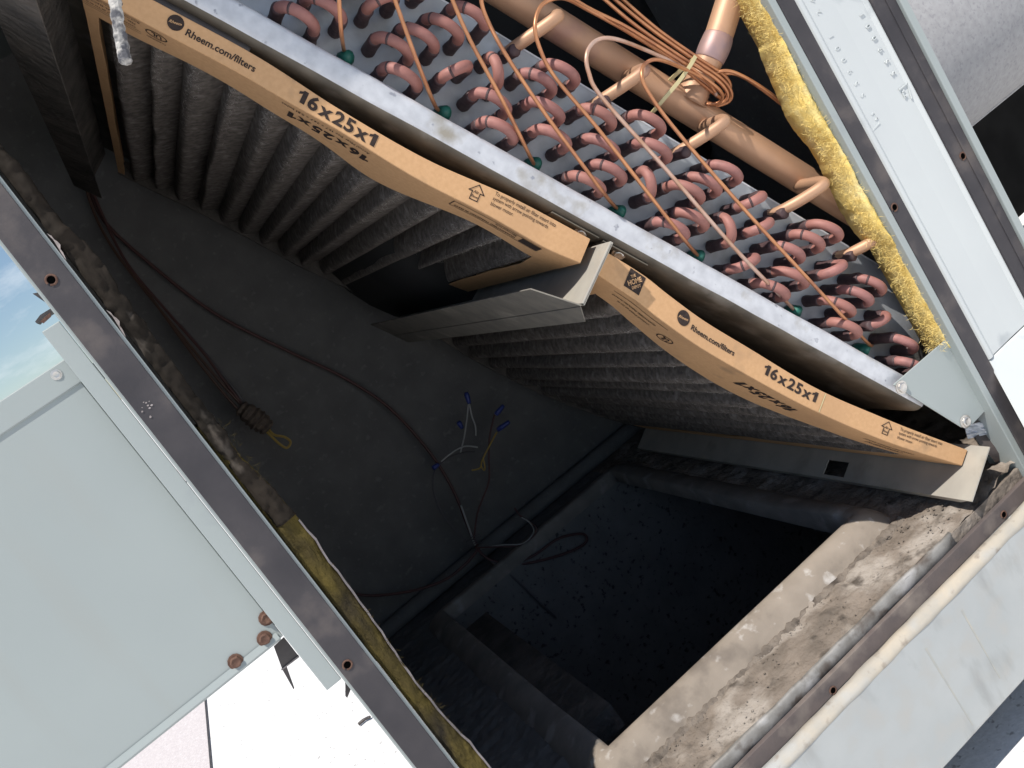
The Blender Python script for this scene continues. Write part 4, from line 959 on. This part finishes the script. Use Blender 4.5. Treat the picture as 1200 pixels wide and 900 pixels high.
# dark bracket under the cabinet corner, its shadows modelled in as dark metal
br = thing('cabinet_foot', 'small dark folded bracket below the cabinet corner, shadows modelled in', 'bracket', sight(335, 775, .73))
prism('plate', [sight(321, 758, .712), sight(333, 747, .712), sight(350, 769, .712), sight(331, 785, .712)], (0, .0015, 0), 'dark_tin', br)
prism('spike', [sight(331, 785, .711), sight(336, 781, .711), sight(345, 806, .711), sight(344, 808, .711)], (0, .0015, 0), 'dark_tin', br)
prism('fold_edge', [sight(330, 786, .7105), sight(331, 783.5, .7105), sight(350, 768.5, .7105), sight(351, 770, .7105)], (0, .003, 0), 'facing_torn', br)
s2 = thing('post_tab', 'thin dark curved metal tab hanging behind the left post', 'metal scrap', sight(408, 805, .70))
prism('tab', [sight(403, 790, .702), sight(411, 801, .702), sight(411, 808, .702), sight(407, 818, .702), sight(405, 816, .702), sight(405, 803, .702)], (0, .0015, 0), 'dark_tin', s2)
tw = thing('twig', 'short dark twig lying on the white roof near the left post', 'twig', sight_z(427, 843, GROUND + .003))
a = sight_z(420, 849, GROUND + .006); b = sight_z(434, 840, GROUND + .006)
tube('stem', [a, a.lerp(b, .4) + Vector((.004, .003, 0)), b], [.0035] * 6 + [.003] * 6 + [.002], 'dark_tin', tw, 6)

# ------------------------------------------------------------------ hanging flaky sealant strip near the top
sk = thing('sealant_strip', 'flaky grey-white strip of old sealant hanging over the upper filter', 'sealant strip', sight(148, 78, .60))
P = [sight(*p) for p in ((118, -90, .60), (128, -45, .60), (134, -5, .60), (139, 30, .598), (144, 58, .60), (148, 76, .60))]
P = smooth_path(P, 8); R = [.0036 + .0009 * noise.noise(Vector((i * .8, 0, 0))) for i in range(len(P))]; R[-1] = .0012; R[-2] = .0028; R[-3] = .0036
v, f = tube_geo(P, R, 10); v = [p + Vector((noise.noise(p * 500), noise.noise(p * 500 + Vector((7, 0, 0))), noise.noise(p * 420))) * .0009 for p in v]
wp(obj('strip', v, f, 'flaky', sk))

# ------------------------------------------------------------------ right of the right post
cy = thing('round_duct', 'large speckled grey round duct beyond the right post', 'duct', (1.3, 1.25, -.2))
RC = .17; YC = 1.15; ZC = None
kk = .335; # sight slope of the underside
nn = math.sqrt(1 + kk * kk); ZC = -kk * YC + RC * nn
rings = [[Vector((x, YC + RC * math.cos(a), ZC + RC * math.sin(a) + .003 * noise.noise(Vector((x * 9, a * 3, 0))))) for a in [2 * math.pi * i / 64 for i in range(64)]] for x in [.74 + .9 * i / 24 for i in range(25)]]
loft('casing', rings, 'speckled_grey', cy, closed=True)
tube('seam', [Vector((.74, YC - RC * .33, ZC - RC * .945)), Vector((1.2, YC - RC * .33, ZC - RC * .944)), Vector((1.64, YC - RC * .33, ZC - RC * .945))], .003, 'speckled_grey', cy, 8)
bay = thing('bay_shade_sheet', 'black sheet standing in for the shade under the speckled round duct at far right', 'wall', (1.2, 1.56, GROUND))
box('panel', (0.72, 2.2, 1.56, 1.60, GROUND, .2), 'bay_shade_black', bay)  # black sheet standing in for the deep shade of the bay
lpn = thing('added_sun_panel', 'added white panel sloped to catch the sun at the foot of the right post', 'panel', (.75, .62, -.55))  # added panel, its slope shaped to glare white in the sun
prism('panel', [(0.6030, .683, WEND - .002), (1.0, .683, WEND - .002), (1.0, .640, WEND - .085), (0.5655, .640, WEND - .085)], (0, .002, .001), 'paint_white', lpn)
prism('panel', [(0.5655, .640, WEND - .0855), (1.0, .640, WEND - .0855), (1.0, .642, -.60), (0.5655, .642, -.60)], (0, .002, 0), 'paint_white', lpn)
